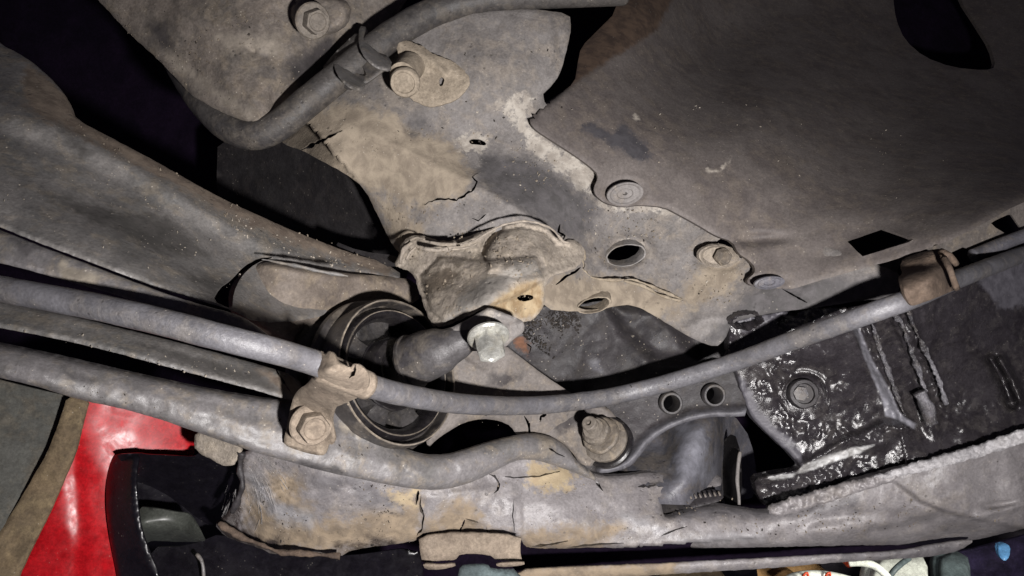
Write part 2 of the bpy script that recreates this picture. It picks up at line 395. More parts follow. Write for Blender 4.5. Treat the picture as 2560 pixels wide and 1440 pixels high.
m_cone = grime('slate_panel', grit=.3, c1=(94, 93, 99), c2=(66, 66, 71), da=.2, rough=.42, speck=.2, pits=.2, bump=.4, masks=[('pale', (124, 124, 132), .38, 90, 24)])
m_void = grime('painted_cavity_shade', (25, 16, 32), (18, 11, 25), da=0, rough=.9, speck=0, pits=0, spec=.1)  # near-black purple stands in for the shade deep inside the body
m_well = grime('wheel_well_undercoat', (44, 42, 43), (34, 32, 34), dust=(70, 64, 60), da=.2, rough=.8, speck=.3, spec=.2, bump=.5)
m_black = grime('black_rubber', (22, 20, 22), (30, 28, 30), dust=(60, 56, 52), da=.2, rough=.3, speck=.15, pits=0, spec=.6, bump=.15)
m_ring = grime('worn_black_ring', (58, 55, 54), (40, 38, 38), dust=(104, 96, 86), da=.5, rough=.36, speck=.3, pits=0, bump=.2, spec=.6)
m_rim = grime('scuffed_rim_edge', (128, 120, 110), (90, 84, 78), dust=(150, 138, 120), da=.4, rough=.4, speck=.3, pits=.3, bump=.2, spec=.5)
m_zinc = grime('zinc_bolt', (206, 206, 200), (170, 170, 164), dust=(170, 158, 128), da=.3, rough=.27, speck=0, pits=.2, bump=.08, metal=.6, spec=.5)
m_washer = grime('grey_steel_washer', (150, 146, 136), (126, 122, 114), da=.3, rough=.55, speck=0, metal=.3)
m_stud = grime('grey_stud', (112, 105, 97), (86, 80, 74), da=.4, rough=.6, speck=.3, bump=.6)
m_crust = grime('crusty_sealer', (150, 139, 122), (122, 111, 96), dust=(178, 167, 149), da=.4, rough=.9, speck=.4, bump=.9)
m_chalk = grime('chalky_pale_edge', (182, 180, 182), (118, 116, 119), da=.1, rough=.6, speck=.1, pits=.8, bump=.8)
m_chip = grime('pale_chips', (176, 168, 156), (150, 142, 130), da=.2, rough=.7, speck=0, pits=0)
m_crumb = grime('dark_crumbs', (58, 53, 50), (40, 37, 36), da=.1, rough=.9, speck=0, pits=0)
m_scratch = grime('bright_scratched_steel', (196, 194, 194), (160, 158, 158), da=.1, rough=.3, speck=0, pits=0, spec=.8)
m_glint = grime('tar_painted_glint', (132, 130, 136), (60, 58, 62), da=.1, rough=.24, spec=1.0, speck=0, pits=0, bump=1.0, fine=1.2)  # pale base colour paints the whitish glints on the weld beads
m_mud = grime('mud_crumbs', (138, 128, 114), (110, 100, 88), da=.3, rough=.9, speck=0, pits=0)
def tarmat():
    m = grime('wet_black_tar', (48, 45, 48), (34, 31, 34), dust=(84, 80, 78), da=.3, rough=.24, roughv=.12, masks=[('dry', (86, 84, 90), .55, 40, 8, (66, 64, 70)), ('smooth', (132, 131, 138), .4, 8, 4), ('peel', (190, 190, 190), .4, 14, 4, (140, 138, 136))], bump=.55, spec=.7, speck=.25, pits=0, fine=.25, sc=1.3)
    return m
m_tar = tarmat()
def plain(name, c, rough=.5, spec=.4, var=.25, coat=0, sc=30, bump=.05, metal=0):
    c2 = tuple(int(x * (1 - var)) for x in c)
    return grime(name, c, c2, dust=tuple(min(255, int(x * 1.1 + 12)) for x in c), da=.15, rough=rough, speck=.12, pits=0, spec=spec, bump=bump, coat=coat, fine=.2, metal=metal)
m_red = plain('red_enamel', (168, 18, 26), .38, .3, .06, bump=.02)
m_cup = plain('satin_black_sleeve', (20, 18, 24), .34, .5, .2)
m_guard = grime('grey_rubber_mat', (82, 82, 78), (66, 66, 62), da=.15, rough=.8, speck=.1)
m_edge = grime('ochre_dirty_edge', (116, 100, 78), (88, 76, 60), dust=(140, 124, 96), da=.4, rough=.85, masks=[], speck=.3)
m_card = plain('cardboard', (176, 138, 92), .85, .2, .2)
m_white = plain('white_plastic', (218, 222, 212), .4, .5, .08)
m_navy = plain('dark_blue_cloth', (44, 38, 62), .9, .1, .4)
m_blue = plain('blue_plastic', (84, 132, 178), .4, .4, .1)
m_can = plain('grey_green_metal', (92, 104, 106), .5, .4, .3)
m_pipe = plain('greenish_grey_pipe', (74, 77, 72), .4, .4, .2)
m_wall = plain('garage_wall_paint', (70, 66, 72), .9, .1, .3)
m_orange = plain('red_orange_plastic', (200, 74, 40), .4, .4, .1)
m_gloss = plain('glossy_black_plastic', (14, 14, 18), .15, .6, .2)
m_web = grime('glossy_rubber_web', (62, 60, 60), (40, 39, 40), dust=(84, 78, 70), da=.3, rough=.24, speck=.3, pits=0, spec=.7, bump=.3)

# ------------------------------------------------------------------ the setting behind everything
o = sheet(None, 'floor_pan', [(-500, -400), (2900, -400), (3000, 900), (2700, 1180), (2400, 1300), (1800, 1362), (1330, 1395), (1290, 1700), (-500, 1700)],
      [(0, 0, 1.75), (1280, 0, 1.7), (2560, 0, 2.0), (0, 1400, 1.6), (1280, 700, 1.55), (1280, 1400, 1.35), (2560, 900, 1.75)], m_void, step=60, thick=.004)  # dark sheet whose colour supplies the shade seen through the gaps
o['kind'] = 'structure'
# dark wheel well skin seen behind the big crossmember
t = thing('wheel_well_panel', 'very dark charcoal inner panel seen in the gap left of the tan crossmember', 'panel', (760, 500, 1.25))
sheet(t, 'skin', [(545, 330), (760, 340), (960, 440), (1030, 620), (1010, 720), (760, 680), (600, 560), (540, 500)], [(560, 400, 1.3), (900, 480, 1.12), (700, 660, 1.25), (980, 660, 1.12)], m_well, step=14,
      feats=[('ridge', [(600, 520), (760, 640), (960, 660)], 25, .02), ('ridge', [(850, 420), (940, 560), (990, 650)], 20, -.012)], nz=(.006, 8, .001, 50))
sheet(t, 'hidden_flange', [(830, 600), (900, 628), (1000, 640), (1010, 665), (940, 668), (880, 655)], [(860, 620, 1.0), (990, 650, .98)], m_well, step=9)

# ------------------------------------------------------------------ upper left tank panel and the bent tube
t = thing('tank_panel', 'dusty brown grey steel panel filling the top left corner above the bent tube', 'panel', (640, 120, .95))
sheet(t, 'skin', [(190, -60), (262, 18), (330, 92), (400, 152), (448, 205), (478, 238), (520, 262), (560, 284), (604, 300), (645, 314), (668, 300), (740, 262), (830, 188), (880, 120), (960, 62), (1010, 10), (1040, -60)],
      [(230, 0, 1.03), (470, 220, .97), (640, 310, .93), (820, 170, .99), (600, 100, .95), (950, 0, 1.02), (700, -60, .97)], m_tank, step=8, rnd=(16, .006), rag=2.5,
      feats=[('ridge', [(700, 250), (790, 190), (860, 130)], 30, .018), ('ramp', [(660, 300), (730, 190), (800, 60), (840, -60)], .00012, 20), ('bump', 632, 128, 9, 9, 0, .008), ('ridge', [(620, 118), (648, 136), (670, 142)], 6, .003)],
      masks={'dark': [[(360, 60), (420, 60), (440, 130), (400, 120)], [(560, 110), (600, 110), (600, 125)], [(700, 170), (830, 90), (860, 140), (760, 230)]], 'pale': [[(540, 90), (690, 90), (700, 130), (560, 130)], ([(420, 140), (520, 220), (620, 290)], 8)]},  # last dark polygon paints the shade at the panel's right end
      nz=(.005, 7, .0009, 50), thick=.006)
bolt(t, (782, 52, .93), (.55, -.35, .75), .026, .016, .021, m_stud, name='bolt', washer=True)
sheet(t, 'bolt_boss', [(722, 30), (745, -10), (820, -20), (880, 10), (870, 60), (830, 85), (770, 90), (735, 70)], [(740, 30, .95), (860, 40, .945)], m_tank, step=8, rnd=(22, .02))
t2 = thing('folded_flange', 'dirty folded lip of steel showing under the tank panel beside the tube bend', 'flange', (530, 300, .97))
sheet(t2, 'lip', [(478, 238), (520, 262), (604, 300), (645, 314), (690, 300), (660, 345), (600, 352), (556, 342), (520, 300)], [(490, 250, .975), (600, 330, .955), (680, 310, .975)], m_tank, step=8, rnd=(8, .004), rag=2)

t = thing('bent_tube', 'dark grey steel tube bending round under the top left tank panel', 'tube', (760, 280, .95))
tube(t, 'tube_body', [(400, 60, 1.12), (440, 150, 1.08), (495, 240, 1.01), (560, 310, .965), (625, 338, .945), (690, 318, .94), (760, 262, .94), (830, 205, .945), (900, 150, .955), (985, 85, .97), (1080, 32, .985), (1190, 2, .99), (1300, -12, .99), (1440, -18, 1.0), (1560, -22, 1.02)], .0178, m_tube, seg=28, rz=.0004)
t = thing('tube_saddle', 'grey double strap bracket holding the bent tube near the round spacer bolt', 'bracket', (890, 170, .93))
def strap(nm, pts, w): return sheet(t, nm, pts, w, m_tube, step=6, rnd=(7, .003), thick=.003, sm=2)
sheet(t, 'strap', [(838, 128), (854, 126), (866, 158), (886, 186), (914, 202), (908, 226), (878, 224), (850, 200), (834, 166)], [(842, 130, .972), (850, 165, .93), (884, 206, .905), (912, 214, .915)], m_arm, step=5, rnd=(9, .007), thick=.004, rag=.8, nz=(.001, 20, .0004, 80))
sheet(t, 'strap', [(898, 64), (917, 68), (926, 106), (946, 134), (980, 152), (976, 178), (942, 172), (912, 148), (896, 112)], [(904, 68, .976), (912, 110, .935), (944, 154, .912), (976, 166, .92)], m_arm, step=5, rnd=(9, .007), thick=.004, rag=.8, nz=(.001, 20, .0004, 80))
sheet(t, 'saddle_plate', [(800, 175), (838, 130), (900, 72), (925, 120), (985, 150), (960, 178), (915, 210), (880, 226), (848, 215)], [(830, 170, .955), (900, 100, .96), (950, 160, .935), (885, 220, .93)], m_tube, step=6, rnd=(10, .004),
      holes=[[(858, 132), (880, 128), (912, 176), (918, 192), (896, 186), (868, 160)]], feats=[('ridge', [(845, 150), (890, 215)], 10, -.006)])

# ------------------------------------------------------------------ main crossmember
t = thing('chassis_crossmember', 'large grey underbody crossmember with tan undercoating and two rimmed drain holes in the centre', 'crossmember', (1350, 480, 1.0))
C_out = [(700, 352), (735, 330), (790, 270), (850, 225), (930, 160), (1000, 100), (1090, 52), (1190, 24), (1330, 22), (1424, 34), (1428, 70), (1418, 120), (1404, 175), (1386, 206), (1350, 242), (1400, 300), (1560, 380), (1760, 480), (1960, 560), (2120, 640), (2240, 676), (2256, 700), (2240, 745), (2150, 752), (2050, 768), (1960, 778), (1880, 792), (1830, 806), (1812, 850), (1790, 868), (1740, 852), (1690, 822), (1640, 792), (1600, 768), (1560, 761), (1500, 774), (1440, 780), (1360, 772), (1330, 700), (1250, 640), (1150, 640), (1090, 660), (1010, 640), (985, 620), (955, 560), (910, 468), (860, 432), (800, 400), (752, 374), (722, 366)]
crk = [crack([(750, 376), (800, 352), (856, 326)], 9, 3, 3), crack([(1060, 512), (1100, 497), (1140, 502), (1165, 484), (1180, 478), (1192, 455), (1183, 440), (1196, 432)], 6, 4, 6),
       crack([(1455, 632), (1460, 660), (1456, 672), (1475, 690)], 5, 6), crack([(1390, 712), (1420, 690), (1452, 668)], 7, 8), crack([(1180, 545), (1196, 552), (1215, 535)], 4, 9, 1),
       crack([(1955, 722), (1985, 738), (2018, 757)], 6, 10, 1), crack([(1400, 560), (1396, 580), (1412, 590), (1406, 604)], 7, 14, 2)]
collar1 = [(1514, 652), (1513, 630), (1530, 614), (1560, 606), (1592, 610), (1612, 626), (1612, 645), (1594, 660), (1560, 668), (1530, 664)]
collar2 = [(1448, 770), (1440, 764), (1455, 750), (1480, 742), (1508, 742), (1524, 750), (1520, 762), (1496, 772), (1470, 776)]
ed = [(640, 190), (740, 250), (870, 318), (960, 352), (1060, 402), (1180, 462), (1290, 524), (1400, 588), (1460, 640), (1560, 690), (1700, 740)]
sheet(t, 'skin', C_out, [(2100, 770, .90), (740, 340, .97), (1000, 120, .985), (1400, 60, 1.0), (1380, 200, .985), (1180, 200, .965), (1200, 360, .985), (1560, 560, 1.005), (1900, 660, .97), (2220, 700, .90), (1800, 840, .95), (1500, 740, .985), (1200, 560, .89), (1050, 590, .86), (1400, 600, .94), (960, 470, .915), (850, 400, .925)], m_chassis, step=7, rag=1.6,
      holes=[[(1172, 352), (1180, 347), (1200, 348), (1215, 356), (1214, 364), (1196, 362), (1176, 360)], collar1, collar2, [(1790, 604), (1806, 594), (1826, 590), (1838, 606), (1862, 650), (1826, 632), (1800, 622)]], cracks=crk, hsm=1,
      masks={'tan': [[(690, 350), (740, 290), (830, 255), (900, 262), (1000, 285), (1015, 315), (1100, 345), (1150, 370), (1180, 430), (1160, 490), (1060, 520), (1000, 500), (900, 470), (740, 400)], [(1290, 770), (1380, 680), (1460, 690), (1560, 695), (1700, 740), (1780, 620), (1840, 640), (1860, 700), (1760, 760), (1640, 800), (1440, 800)], [(930, 480), (1000, 515), (1060, 570), (1040, 640), (980, 610)]],
             'pale': [[(1274, 270), (1310, 240), (1330, 236), (1318, 290), (1330, 330), (1440, 395), (1488, 430), (1492, 450), (1478, 480), (1440, 470), (1432, 440), (1370, 410), (1330, 385), (1315, 350), (1290, 320)], [(1140, 350), (1165, 335), (1215, 335), (1222, 370), (1165, 380), (1148, 375)], [(1240, 260), (1290, 245), (1300, 265), (1260, 280)], [(1500, 514), (1560, 512), (1650, 514), (1690, 535), (1640, 532), (1540, 528)], [(1690, 530), (1730, 524), (1735, 534), (1700, 540)], [(1560, 606), (1615, 606), (1620, 625), (1600, 620)]],
             'dark': [[(1200, 380), (1340, 400), (1500, 520), (1450, 600), (1330, 540), (1200, 450)], [(1010, 300), (1060, 300), (1080, 330), (1030, 330)], [(1900, 700), (2240, 690), (2240, 760), (1900, 860), (1750, 860)]]},
      feats=[('fn', lambda X, Y: .0005 * 5 * np.logaddexp(0, (lambda d, s: d * s)(*segdist(X, Y, ed)) / 5) * (1 - sstep((X - 1180) / 200)) * sstep((X - 790) / 130)), ('ridge', [(980, 360), (1060, 398), (1170, 450)], 6, -.0022), ('ridge', [(1200, 470), (1290, 520), (1400, 586)], 7, -.003),
             ('ramp', [(905, 462), (990, 560), (1010, 640)], .0006, 10), ('ring', 1562, 637, 66, 42, -10, .16, -.0045), ('ring', 1482, 760, 54, 28, -12, .18, -.004),
             ('bump', 1335, 60, 90, 60, 20, -.01), ('ramp', [(1430, 20), (1416, 140), (1360, 240)], .0, 10), ('ridge', [(1395, 90), (1405, 130), (1380, 180)], 10, .004),
             ('bump', 1500, 600, 130, 60, 20, .010), ('ring', 1800, 640, 58, 30, 0, .2, .003), ('ridge', [(1690, 840), (1760, 800), (1850, 790)], 14, -.004),
             ('ridge', [(1020, 300), (1012, 318), (1025, 330)], 5, .0025), ('ramp', [(1640, 790), (1760, 770), (1900, 735), (2100, 700), (2250, 680)], .00022, 12),
             ('ramp', [(1250, 20), (1150, 130), (1060, 110)], .0, 10), ('bump', 1870, 600, 70, 14, 0, .006)],
      nz=(.005, 6, .0007, 45), thick=.004, rnd=(8, .003), rid=(.0007, 30))
# rimmed holes: short tubes standing proud
m_palerim = grime('pale_grey_rim', (140, 137, 135), (112, 109, 107), da=.3, rough=.7, speck=.3, bump=.6)
def collar(par, x, y, r, hgt, mat, ratio, ang, w=.0035):
    d = float(DF['chassis_crossmember/skin']([x], [y])[0])
    oval(par, 'hole_rim', (x, y, d), (.10, -.30, .95), [(r + w + .004, -.012), (r + w + .001, -.002), (r + w, hgt * .8), (r + w - .001, hgt), (r + .0008, hgt), (r, hgt * .8), (r, -.016)], mat, ratio, ang, rz=.0008)
collar(t, 1561, 634, .0228, .009, m_palerim, .56, 9)
collar(t, 1482, 758, .0185, .008, m_tanp, .46, 13)
# crusted seam sealer
def bead(par, path, r, mat=None, sd=1, nm='sealer_bead'): 
    return tube(par, nm, path, r, mat or m_crust, seg=10, step=6, rz=r * .9, seed=sd)
bead(t, [(1462, 640, .97), (1458, 672, .975), (1480, 694, .975), (1530, 700, .975), (1580, 700, .978), (1620, 712, .98), (1660, 730, .985), (1705, 748, .99)], .0022, sd=3)
bead(t, [(1560, 702, .975), (1610, 716, .978), (1650, 738, .983), (1700, 752, .988)], .0020, sd=5)
bead(t, [(1406, 602, .955), (1430, 604, .96), (1455, 622, .965), (1462, 645, .97)], .0024, sd=6)
bead(t, [(1290, 528, .965), (1330, 545, .965), (1370, 570, .96), (1402, 590, .955)], .0020, sd=7)
# square captive nut
nt_ = oval(t, 'nut_recess', (1797, 641, .982), (.1, -.3, .95), [(.027, -.004), (.026, .001), (.024, .002), (.021, -.001), (.019, -.003), (1e-6, -.003)], m_bracket, .55, -8, rz=.0008)
bolt(nt_, (1803, 638, .978), (.35, -.5, .8), .019, .009, .018, m_stud, name='square_nut', washer=False)
# spacer bolt on its pale undercoat patch
t = thing('spacer_bolt', 'round dusty spacer bolt head standing proud on a pale patch near the top', 'bolt', (1010, 200, .93))
sheet(t, 'pale_patch_plate', [(985, 105), (1008, 98), (1050, 112), (1090, 140), (1130, 150), (1170, 185), (1174, 215), (1150, 245), (1110, 262), (1080, 268), (1040, 256), (1015, 235), (990, 240), (975, 200), (1000, 150)], [(990, 120, .962), (1160, 200, .955), (1080, 260, .955), (980, 200, .95)], m_tanp, step=6, rnd=(5, .002), rag=4,
      holes=[[(1097, 198), (1104, 192), (1112, 198), (1108, 212), (1098, 216)]], feats=[('ridge', [(1000, 110), (1060, 140), (1110, 180)], 9, -.005), ('bump', 1070, 205, 40, 35, 0, .004)], nz=(.002, 12, .0005, 60))
lathe(t, 'spacer', (1022, 172, .95), (-.18, -.55, .8), [(.017, -.01), (.0165, .015), (.016, .024)], m_tanp, seg=36, rz=.0007)
lathe(t, 'bolt_head', (1013, 205, .925), (-.1, -.45, .88), [(.0165, -.006), (.0175, 0), (.0172, .004), (.0155, .0062), (.0125, .0060), (.0115, .0045), (1e-6, .0045)], m_tanp, seg=40, rz=.0005)

# ------------------------------------------------------------------ splash shield
t = thing('splash_shield', 'large dark grey plastic shield over the upper right with a square slot', 'shield', (1950, 350, 1.1))
D_out = [(1437, 207), (1444, 160), (1452, 118), (1500, 70), (1540, 30), (1556, -70), (2750, -70), (2750, 430), (2560, 502), (2400, 592), (2250, 646), (2110, 684), (2040, 704), (1985, 722), (1960, 722), (1900, 718), (1872, 712), (1866, 700), (1886, 684), (1888, 668), (1872, 650), (1846, 634), (1832, 604), (1790, 590), (1740, 560), (1700, 538), (1662, 518), (1600, 512), (1555, 518), (1512, 508), (1488, 488), (1484, 470), (1495, 446), (1490, 428), (1440, 390), (1390, 358), (1340, 326), (1324, 306), (1326, 286), (1348, 266), (1390, 240)]
sheet(t, 'shield_skin', D_out, [(1330, 300, .962), (1500, 480, .962), (1700, 550, .962), (1880, 700, .938), (2200, 630, .905), (2560, 480, .95), (1450, 160, 1.05), (1650, 330, 1.01), (1900, 420, 1.015), (2250, 450, 1.03), (1900, 260, 1.16), (1800, 100, 1.40), (2300, 260, 1.33), (2300, 80, 1.62), (2650, 330, 1.30), (2650, -50, 1.7), (1600, 0, 1.2)], m_shield, step=9, rnd=(4, .0025), rag=.6, thick=.010,
      holes=[[(2240, -120), (2232, -10), (2240, 50), (2262, 100), (2310, 142), (2380, 168), (2462, 176), (2490, 168), (2478, 120), (2440, 60), (2400, 0), (2360, -120)]] , cracks=[resample([(2119, 604), (2210, 572), (2284, 598), (2270, 606), (2156, 641)], 8, True, 1.2, 5)],
      feats=[('ramp', [(1700, -70), (1560, 120), (1430, 215)], .0006, 12), ('ring', 1562, 482, 46, 30, -8, .14, .003), ('ring', 1562, 482, 60, 40, -8, .2, -.0012), ('ring', 1922, 705, 38, 16, -5, .2, .003),
             ('ramp', [(2600, 470), (2400, 560), (2100, 650), (1900, 690)][::-1], .0003, 6), ('ridge', [(2050, 640), (2110, 620), (2140, 590)], 25, .003), ('bump', 1900, 598, 70, 14, -2, .010), ('bump', 2100, 560, 200, 50, -20, -.004)],
      masks={'felt': [[(1400, 230), (1640, 78), (1720, -80), (1400, -80)]], 'dark': [[(1440, 310), (1480, 312), (1520, 330), (1560, 318), (1610, 360), (1632, 395), (1600, 402), (1540, 372), (1490, 345)]], 'pale': [[(1765, 420), (1800, 425), (1828, 390), (1826, 402), (1800, 432), (1770, 430)], ([(1586, 290), (1592, 296)], 5)]},
      nz=(.007, 4, .0005, 30))
clip = oval(t, 'push_clip', (1562, 484, .956), (.1, -.3, .95), [(.0225, 0), (.022, .0025), (.019, .0032), (.017, .0018), (.010, .0022), (.009, .0008), (.003, .0012), (.0015, -.003), (1e-6, -.003)], m_chassis, .62, 8)
oval(t, 'push_clip', (1922, 706, .928), (.1, -.3, .95), [(.0185, 0), (.018, .0025), (.015, .0032), (.013, .0018), (.007, .0022), (.006, .0008), (1e-6, .001)], m_cone, .42, 5)

# strip and rail beyond the shield's lower edge on the right
t = thing('side_rail', 'dim grey rail with a round bar showing between shield edge and rusty clamp', 'rail', (2450, 600, 1.08))
sheet(t, 'rail_skin', [(2180, 680), (2300, 600), (2440, 540), (2560, 480), (2700, 420), (2700, 640), (2560, 700), (2300, 740)], [(2250, 680, .99), (2600, 480, 1.03), (2600, 650, 1.05), (2350, 700, 1.02)], m_plate, step=12,
      holes=[[(2474, 560), (2490, 550), (2526, 534), (2534, 545), (2600, 640), (2540, 600)], [(2230, 690), (2290, 612), (2360, 640), (2420, 612), (2440, 660), (2560, 640), (2560, 672), (2420, 700), (2300, 738)]], rnd=(6, .003))
tube(t, 'inner_rod', [(2432, 640, 1.0), (2520, 604, 1.01), (2570, 586, 1.015)], .0085, m_cone)
scatter(bpy.data.objects['chassis_crossmember'], 'chassis_crossmember/skin', [(740, 300), (1000, 260), (1400, 400), (1700, 560), (1850, 760), (1500, 740), (1400, 600), (1000, 600), (900, 440)], 900, (.9, 3.2), m_mud, sd=1, avoid=[collar1, collar2])
scatter(bpy.data.objects['chassis_crossmember'], 'chassis_crossmember/skin', [(900, 200), (1400, 60), (1500, 500), (2000, 740), (1500, 740), (1000, 500), (780, 320)], 260, (.9, 3.5), m_chip, 'pale_chips', sd=2, avoid=[collar1, collar2, [(1360, 240), (1440, 200), (1440, 20), (1400, 20)]])
scatter(bpy.data.objects['chassis_crossmember'], 'chassis_crossmember/skin', [(900, 200), (1400, 60), (1500, 500), (2000, 740), (1500, 740), (1000, 500), (780, 320)], 300, (.9, 3.5), m_crumb, 'dark_crumbs', sd=3, avoid=[collar1, collar2])
scatter(bpy.data.objects['splash_shield'], 'splash_shield/shield_skin', [(1350, 280), (1700, 150), (2500, 300), (2400, 560), (1900, 690), (1500, 470)], 200, (.8, 2.6), m_chip, 'pale_chips', sd=4, avoid=[[(2100, 604), (2210, 560), (2300, 598), (2155, 655)]])
scatter(bpy.data.objects['tank_panel'], 'tank_panel/skin', [(260, 30), (900, 20), (820, 170), (640, 300), (470, 220)], 420, (.9, 4), m_mud, sd=5)
scatter(bpy.data.objects['tank_panel'], 'tank_panel/skin', [(260, 30), (900, 20), (820, 170), (640, 300), (470, 220)], 160, (1, 4), m_crumb, 'dark_crumbs', sd=6)
# ------------------------------------------------------------------ left arms
t = thing('upper_control_arm', 'long grey channel arm running from the left edge with a rusty upper flange', 'suspension arm', (420, 560, .85))
E_out = [(-60, 60), (0, 110), (60, 140), (120, 190), (158, 235), (176, 268), (186, 296), (250, 330), (330, 372), (400, 410), (470, 450), (550, 494), (640, 536), (720, 572), (800, 604), (880, 634), (960, 656), (1010, 690), (960, 720), (860, 760), (780, 800), (640, 808), (574, 772), (500, 752), (400, 722), (300, 684), (190, 642), (90, 604), (0, 568), (-60, 545)]
def cc(X, Y):     # channel: trough between the flange and the lower fold
    d, s = segdist(X, Y, [(-60, 250), (150, 318), (330, 400), (480, 492), (600, 560), (720, 620), (900, 680)])
    sd = d * s
    return .020 * sstep(sd / 70) - .022 * sstep((sd - 110) / 130)
sheet(t, 'web', E_out, [(-60, 120, .94), (180, 300, .87), (0, 350, .78), (0, 560, .70), (300, 655, .715), (400, 500, .83), (560, 740, .77), (800, 640, .94), (950, 690, .97)], m_arm, step=8, rag=1.5, rnd=(6, .004), thick=.004,
      feats=[('fn', cc), ('step', [(-60, 228), (100, 282), (230, 352), (350, 420), (470, 498), (600, 572), (700, 622), (800, 650), (900, 668)], 9, -.004)], holes=[[(575, 700), (606, 666), (644, 645), (690, 642), (640, 657), (604, 690), (584, 730), (580, 775), (528, 752), (545, 722)]],  # crescent hole cut in place of the shadow left of the sleeve
      masks={'rust': [([(170, 300), (330, 380), (470, 455), (640, 545), (800, 612), (960, 664)], 22), [(60, 150), (180, 240), (190, 300), (120, 310), (60, 260)]], 'dark': [[(100, 480), (300, 530), (420, 545), (520, 640), (420, 640), (240, 560)], [(150, 320), (230, 380), (200, 390)], [(450, 680), (600, 700), (560, 770)]]}, nz=(.005, 6, .0008, 50), rid=(.0008, 35))
t = thing('arm_shelf_rail', 'narrow grey rail running along the left directly above the long bar', 'rail', (300, 700, .86))
sheet(t, 'skin', [(-60, 552), (0, 576), (90, 612), (190, 650), (300, 692), (400, 730), (500, 762), (576, 782), (620, 800), (700, 862), (660, 850), (560, 818), (430, 782), (300, 740), (160, 700), (60, 672), (0, 658), (-60, 642)],
      [(-60, 560, .69), (0, 650, .668), (300, 700, .672), (600, 790, .705), (640, 840, .71)], m_arm2, step=8, rnd=(9, .004), rag=1.2, masks={'tan': [[(150, 650), (260, 690), (240, 720), (150, 700)]], 'dark': [[(0, 580), (100, 620), (60, 640)]]}, nz=(.003, 8, .0006, 50))
t = thing('bushing_sleeve', 'brown dusty round ended sleeve left of the black rubber bushing', 'sleeve', (740, 750, .84))
sheet(t, 'sleeve_skin', [(572, 772), (571, 735), (582, 706), (604, 682), (636, 662), (672, 654), (720, 660), (790, 672), (870, 684), (960, 690), (1040, 700), (1050, 760), (900, 800), (850, 880), (838, 950), (800, 900), (770, 872), (720, 854), (660, 836), (620, 812), (590, 795)],
      [(580, 740, .885), (680, 700, .85), (700, 840, .86), (860, 740, .91), (1000, 720, .97), (820, 860, .91)], m_housing, step=7, rnd=(26, .014), rag=1, feats=[('ridge', [(690, 742), (730, 752), (790, 748)], 5, .0014), ('ridge', [(640, 660), (760, 684), (860, 696), (940, 688)], 7, -.004), ('bump', 740, 750, 120, 60, 10, -.008)], nz=(.003, 9, .0008, 50))
bead(t, [(655, 648, .835), (740, 664, .838), (800, 678, .842), (870, 690, .85)], .0016, m_arm, 4, 'seam_weld')
t = thing('ledge_rail', 'tan speckled ledge rail running just below the long bar at the left', 'rail', (350, 850, .80))
sheet(t, 'skin', [(-60, 736), (0, 752), (120, 776), (300, 820), (480, 866), (640, 910), (740, 940), (770, 1000), (720, 1000), (640, 976), (540, 950), (400, 912), (260, 874), (120, 842), (0, 820), (-60, 806)], [(-60, 760, .765), (0, 820, .74), (400, 880, .765), (740, 980, .81)], m_arm, step=8, rnd=(9, .005), rag=1.4,
      masks={'rust': [[(640, 925), (740, 945), (760, 1000), (700, 980)]], 'dark': [[(330, 850), (640, 930), (700, 980), (500, 930), (380, 880)]]}, cracks=[crack([(682, 912), (705, 950), (728, 985)], 6, 21, 2)], nz=(.003, 8, .0007, 50))
t = thing('lower_control_arm', 'lilac grey pressed arm with a wavy S curve sweeping under the bushing', 'suspension arm', (800, 1100, .84))
H_out = [(-60, 846), (0, 860), (110, 882), (220, 908), (350, 938), (480, 966), (600, 988), (700, 1002), (760, 985), (830, 990), (870, 1020), (905, 1060), (945, 1092), (1000, 1122), (1060, 1140), (1110, 1140), (1160, 1126), (1220, 1106), (1280, 1092), (1330, 1085), (1372, 1092), (1402, 1106), (1424, 1126), (1436, 1146), (1466, 1168), (1500, 1200), (1514, 1226), (1496, 1210), (1464, 1192), (1420, 1176), (1370, 1158), (1325, 1148), (1284, 1152), (1240, 1176), (1190, 1202), (1140, 1218), (1090, 1226), (1030, 1222), (960, 1210), (880, 1194), (800, 1176), (700, 1148), (640, 1132), (560, 1104), (480, 1076), (400, 1048), (300, 1020), (200, 1000), (100, 968), (0, 944), (-60, 936)]
sheet(t, 'arm_skin', H_out, [(-60, 890, .73), (0, 940, .72), (300, 980, .755), (700, 1080, .79), (1000, 1180, .84), (1300, 1120, .93), (1500, 1210, .985), (800, 1040, .81)], m_arm2, step=7, rnd=(26, .012), rag=1,
      feats=[('ridge', [(0, 900), (200, 950), (420, 1000), (640, 1068), (820, 1120), (960, 1160), (1060, 1180), (1160, 1166), (1280, 1118), (1360, 1112)], 22, -.004), ('ridge', [(1380, 1100), (1440, 1160), (1510, 1218)], 7, -.004), ('bump', 1008, 1168, 10, 8, 0, .003), ('bump', 876, 1090, 8, 8, 0, .003), ('bump', 1140, 1172, 8, 8, 0, .003)],
      masks={'dark': [[(740, 1150), (840, 1165), (870, 1190), (760, 1175)], [(860, 1080), (890, 1082), (885, 1098)], [(700, 1010), (850, 1010), (880, 1080), (740, 1100)], [(160, 930), (240, 950), (200, 960)], [(1000, 1162), (1016, 1162), (1012, 1178)], [(1210, 1128), (1240, 1126), (1236, 1136)]], 'tan': [[(820, 1060), (900, 1062), (880, 1080)]]},
      cracks=[crack([(1372, 1120), (1392, 1134), (1412, 1142)], 5, 25, 2)], nz=(.003, 8, .0007, 50), thick=.008, rid=(.0006, 40))

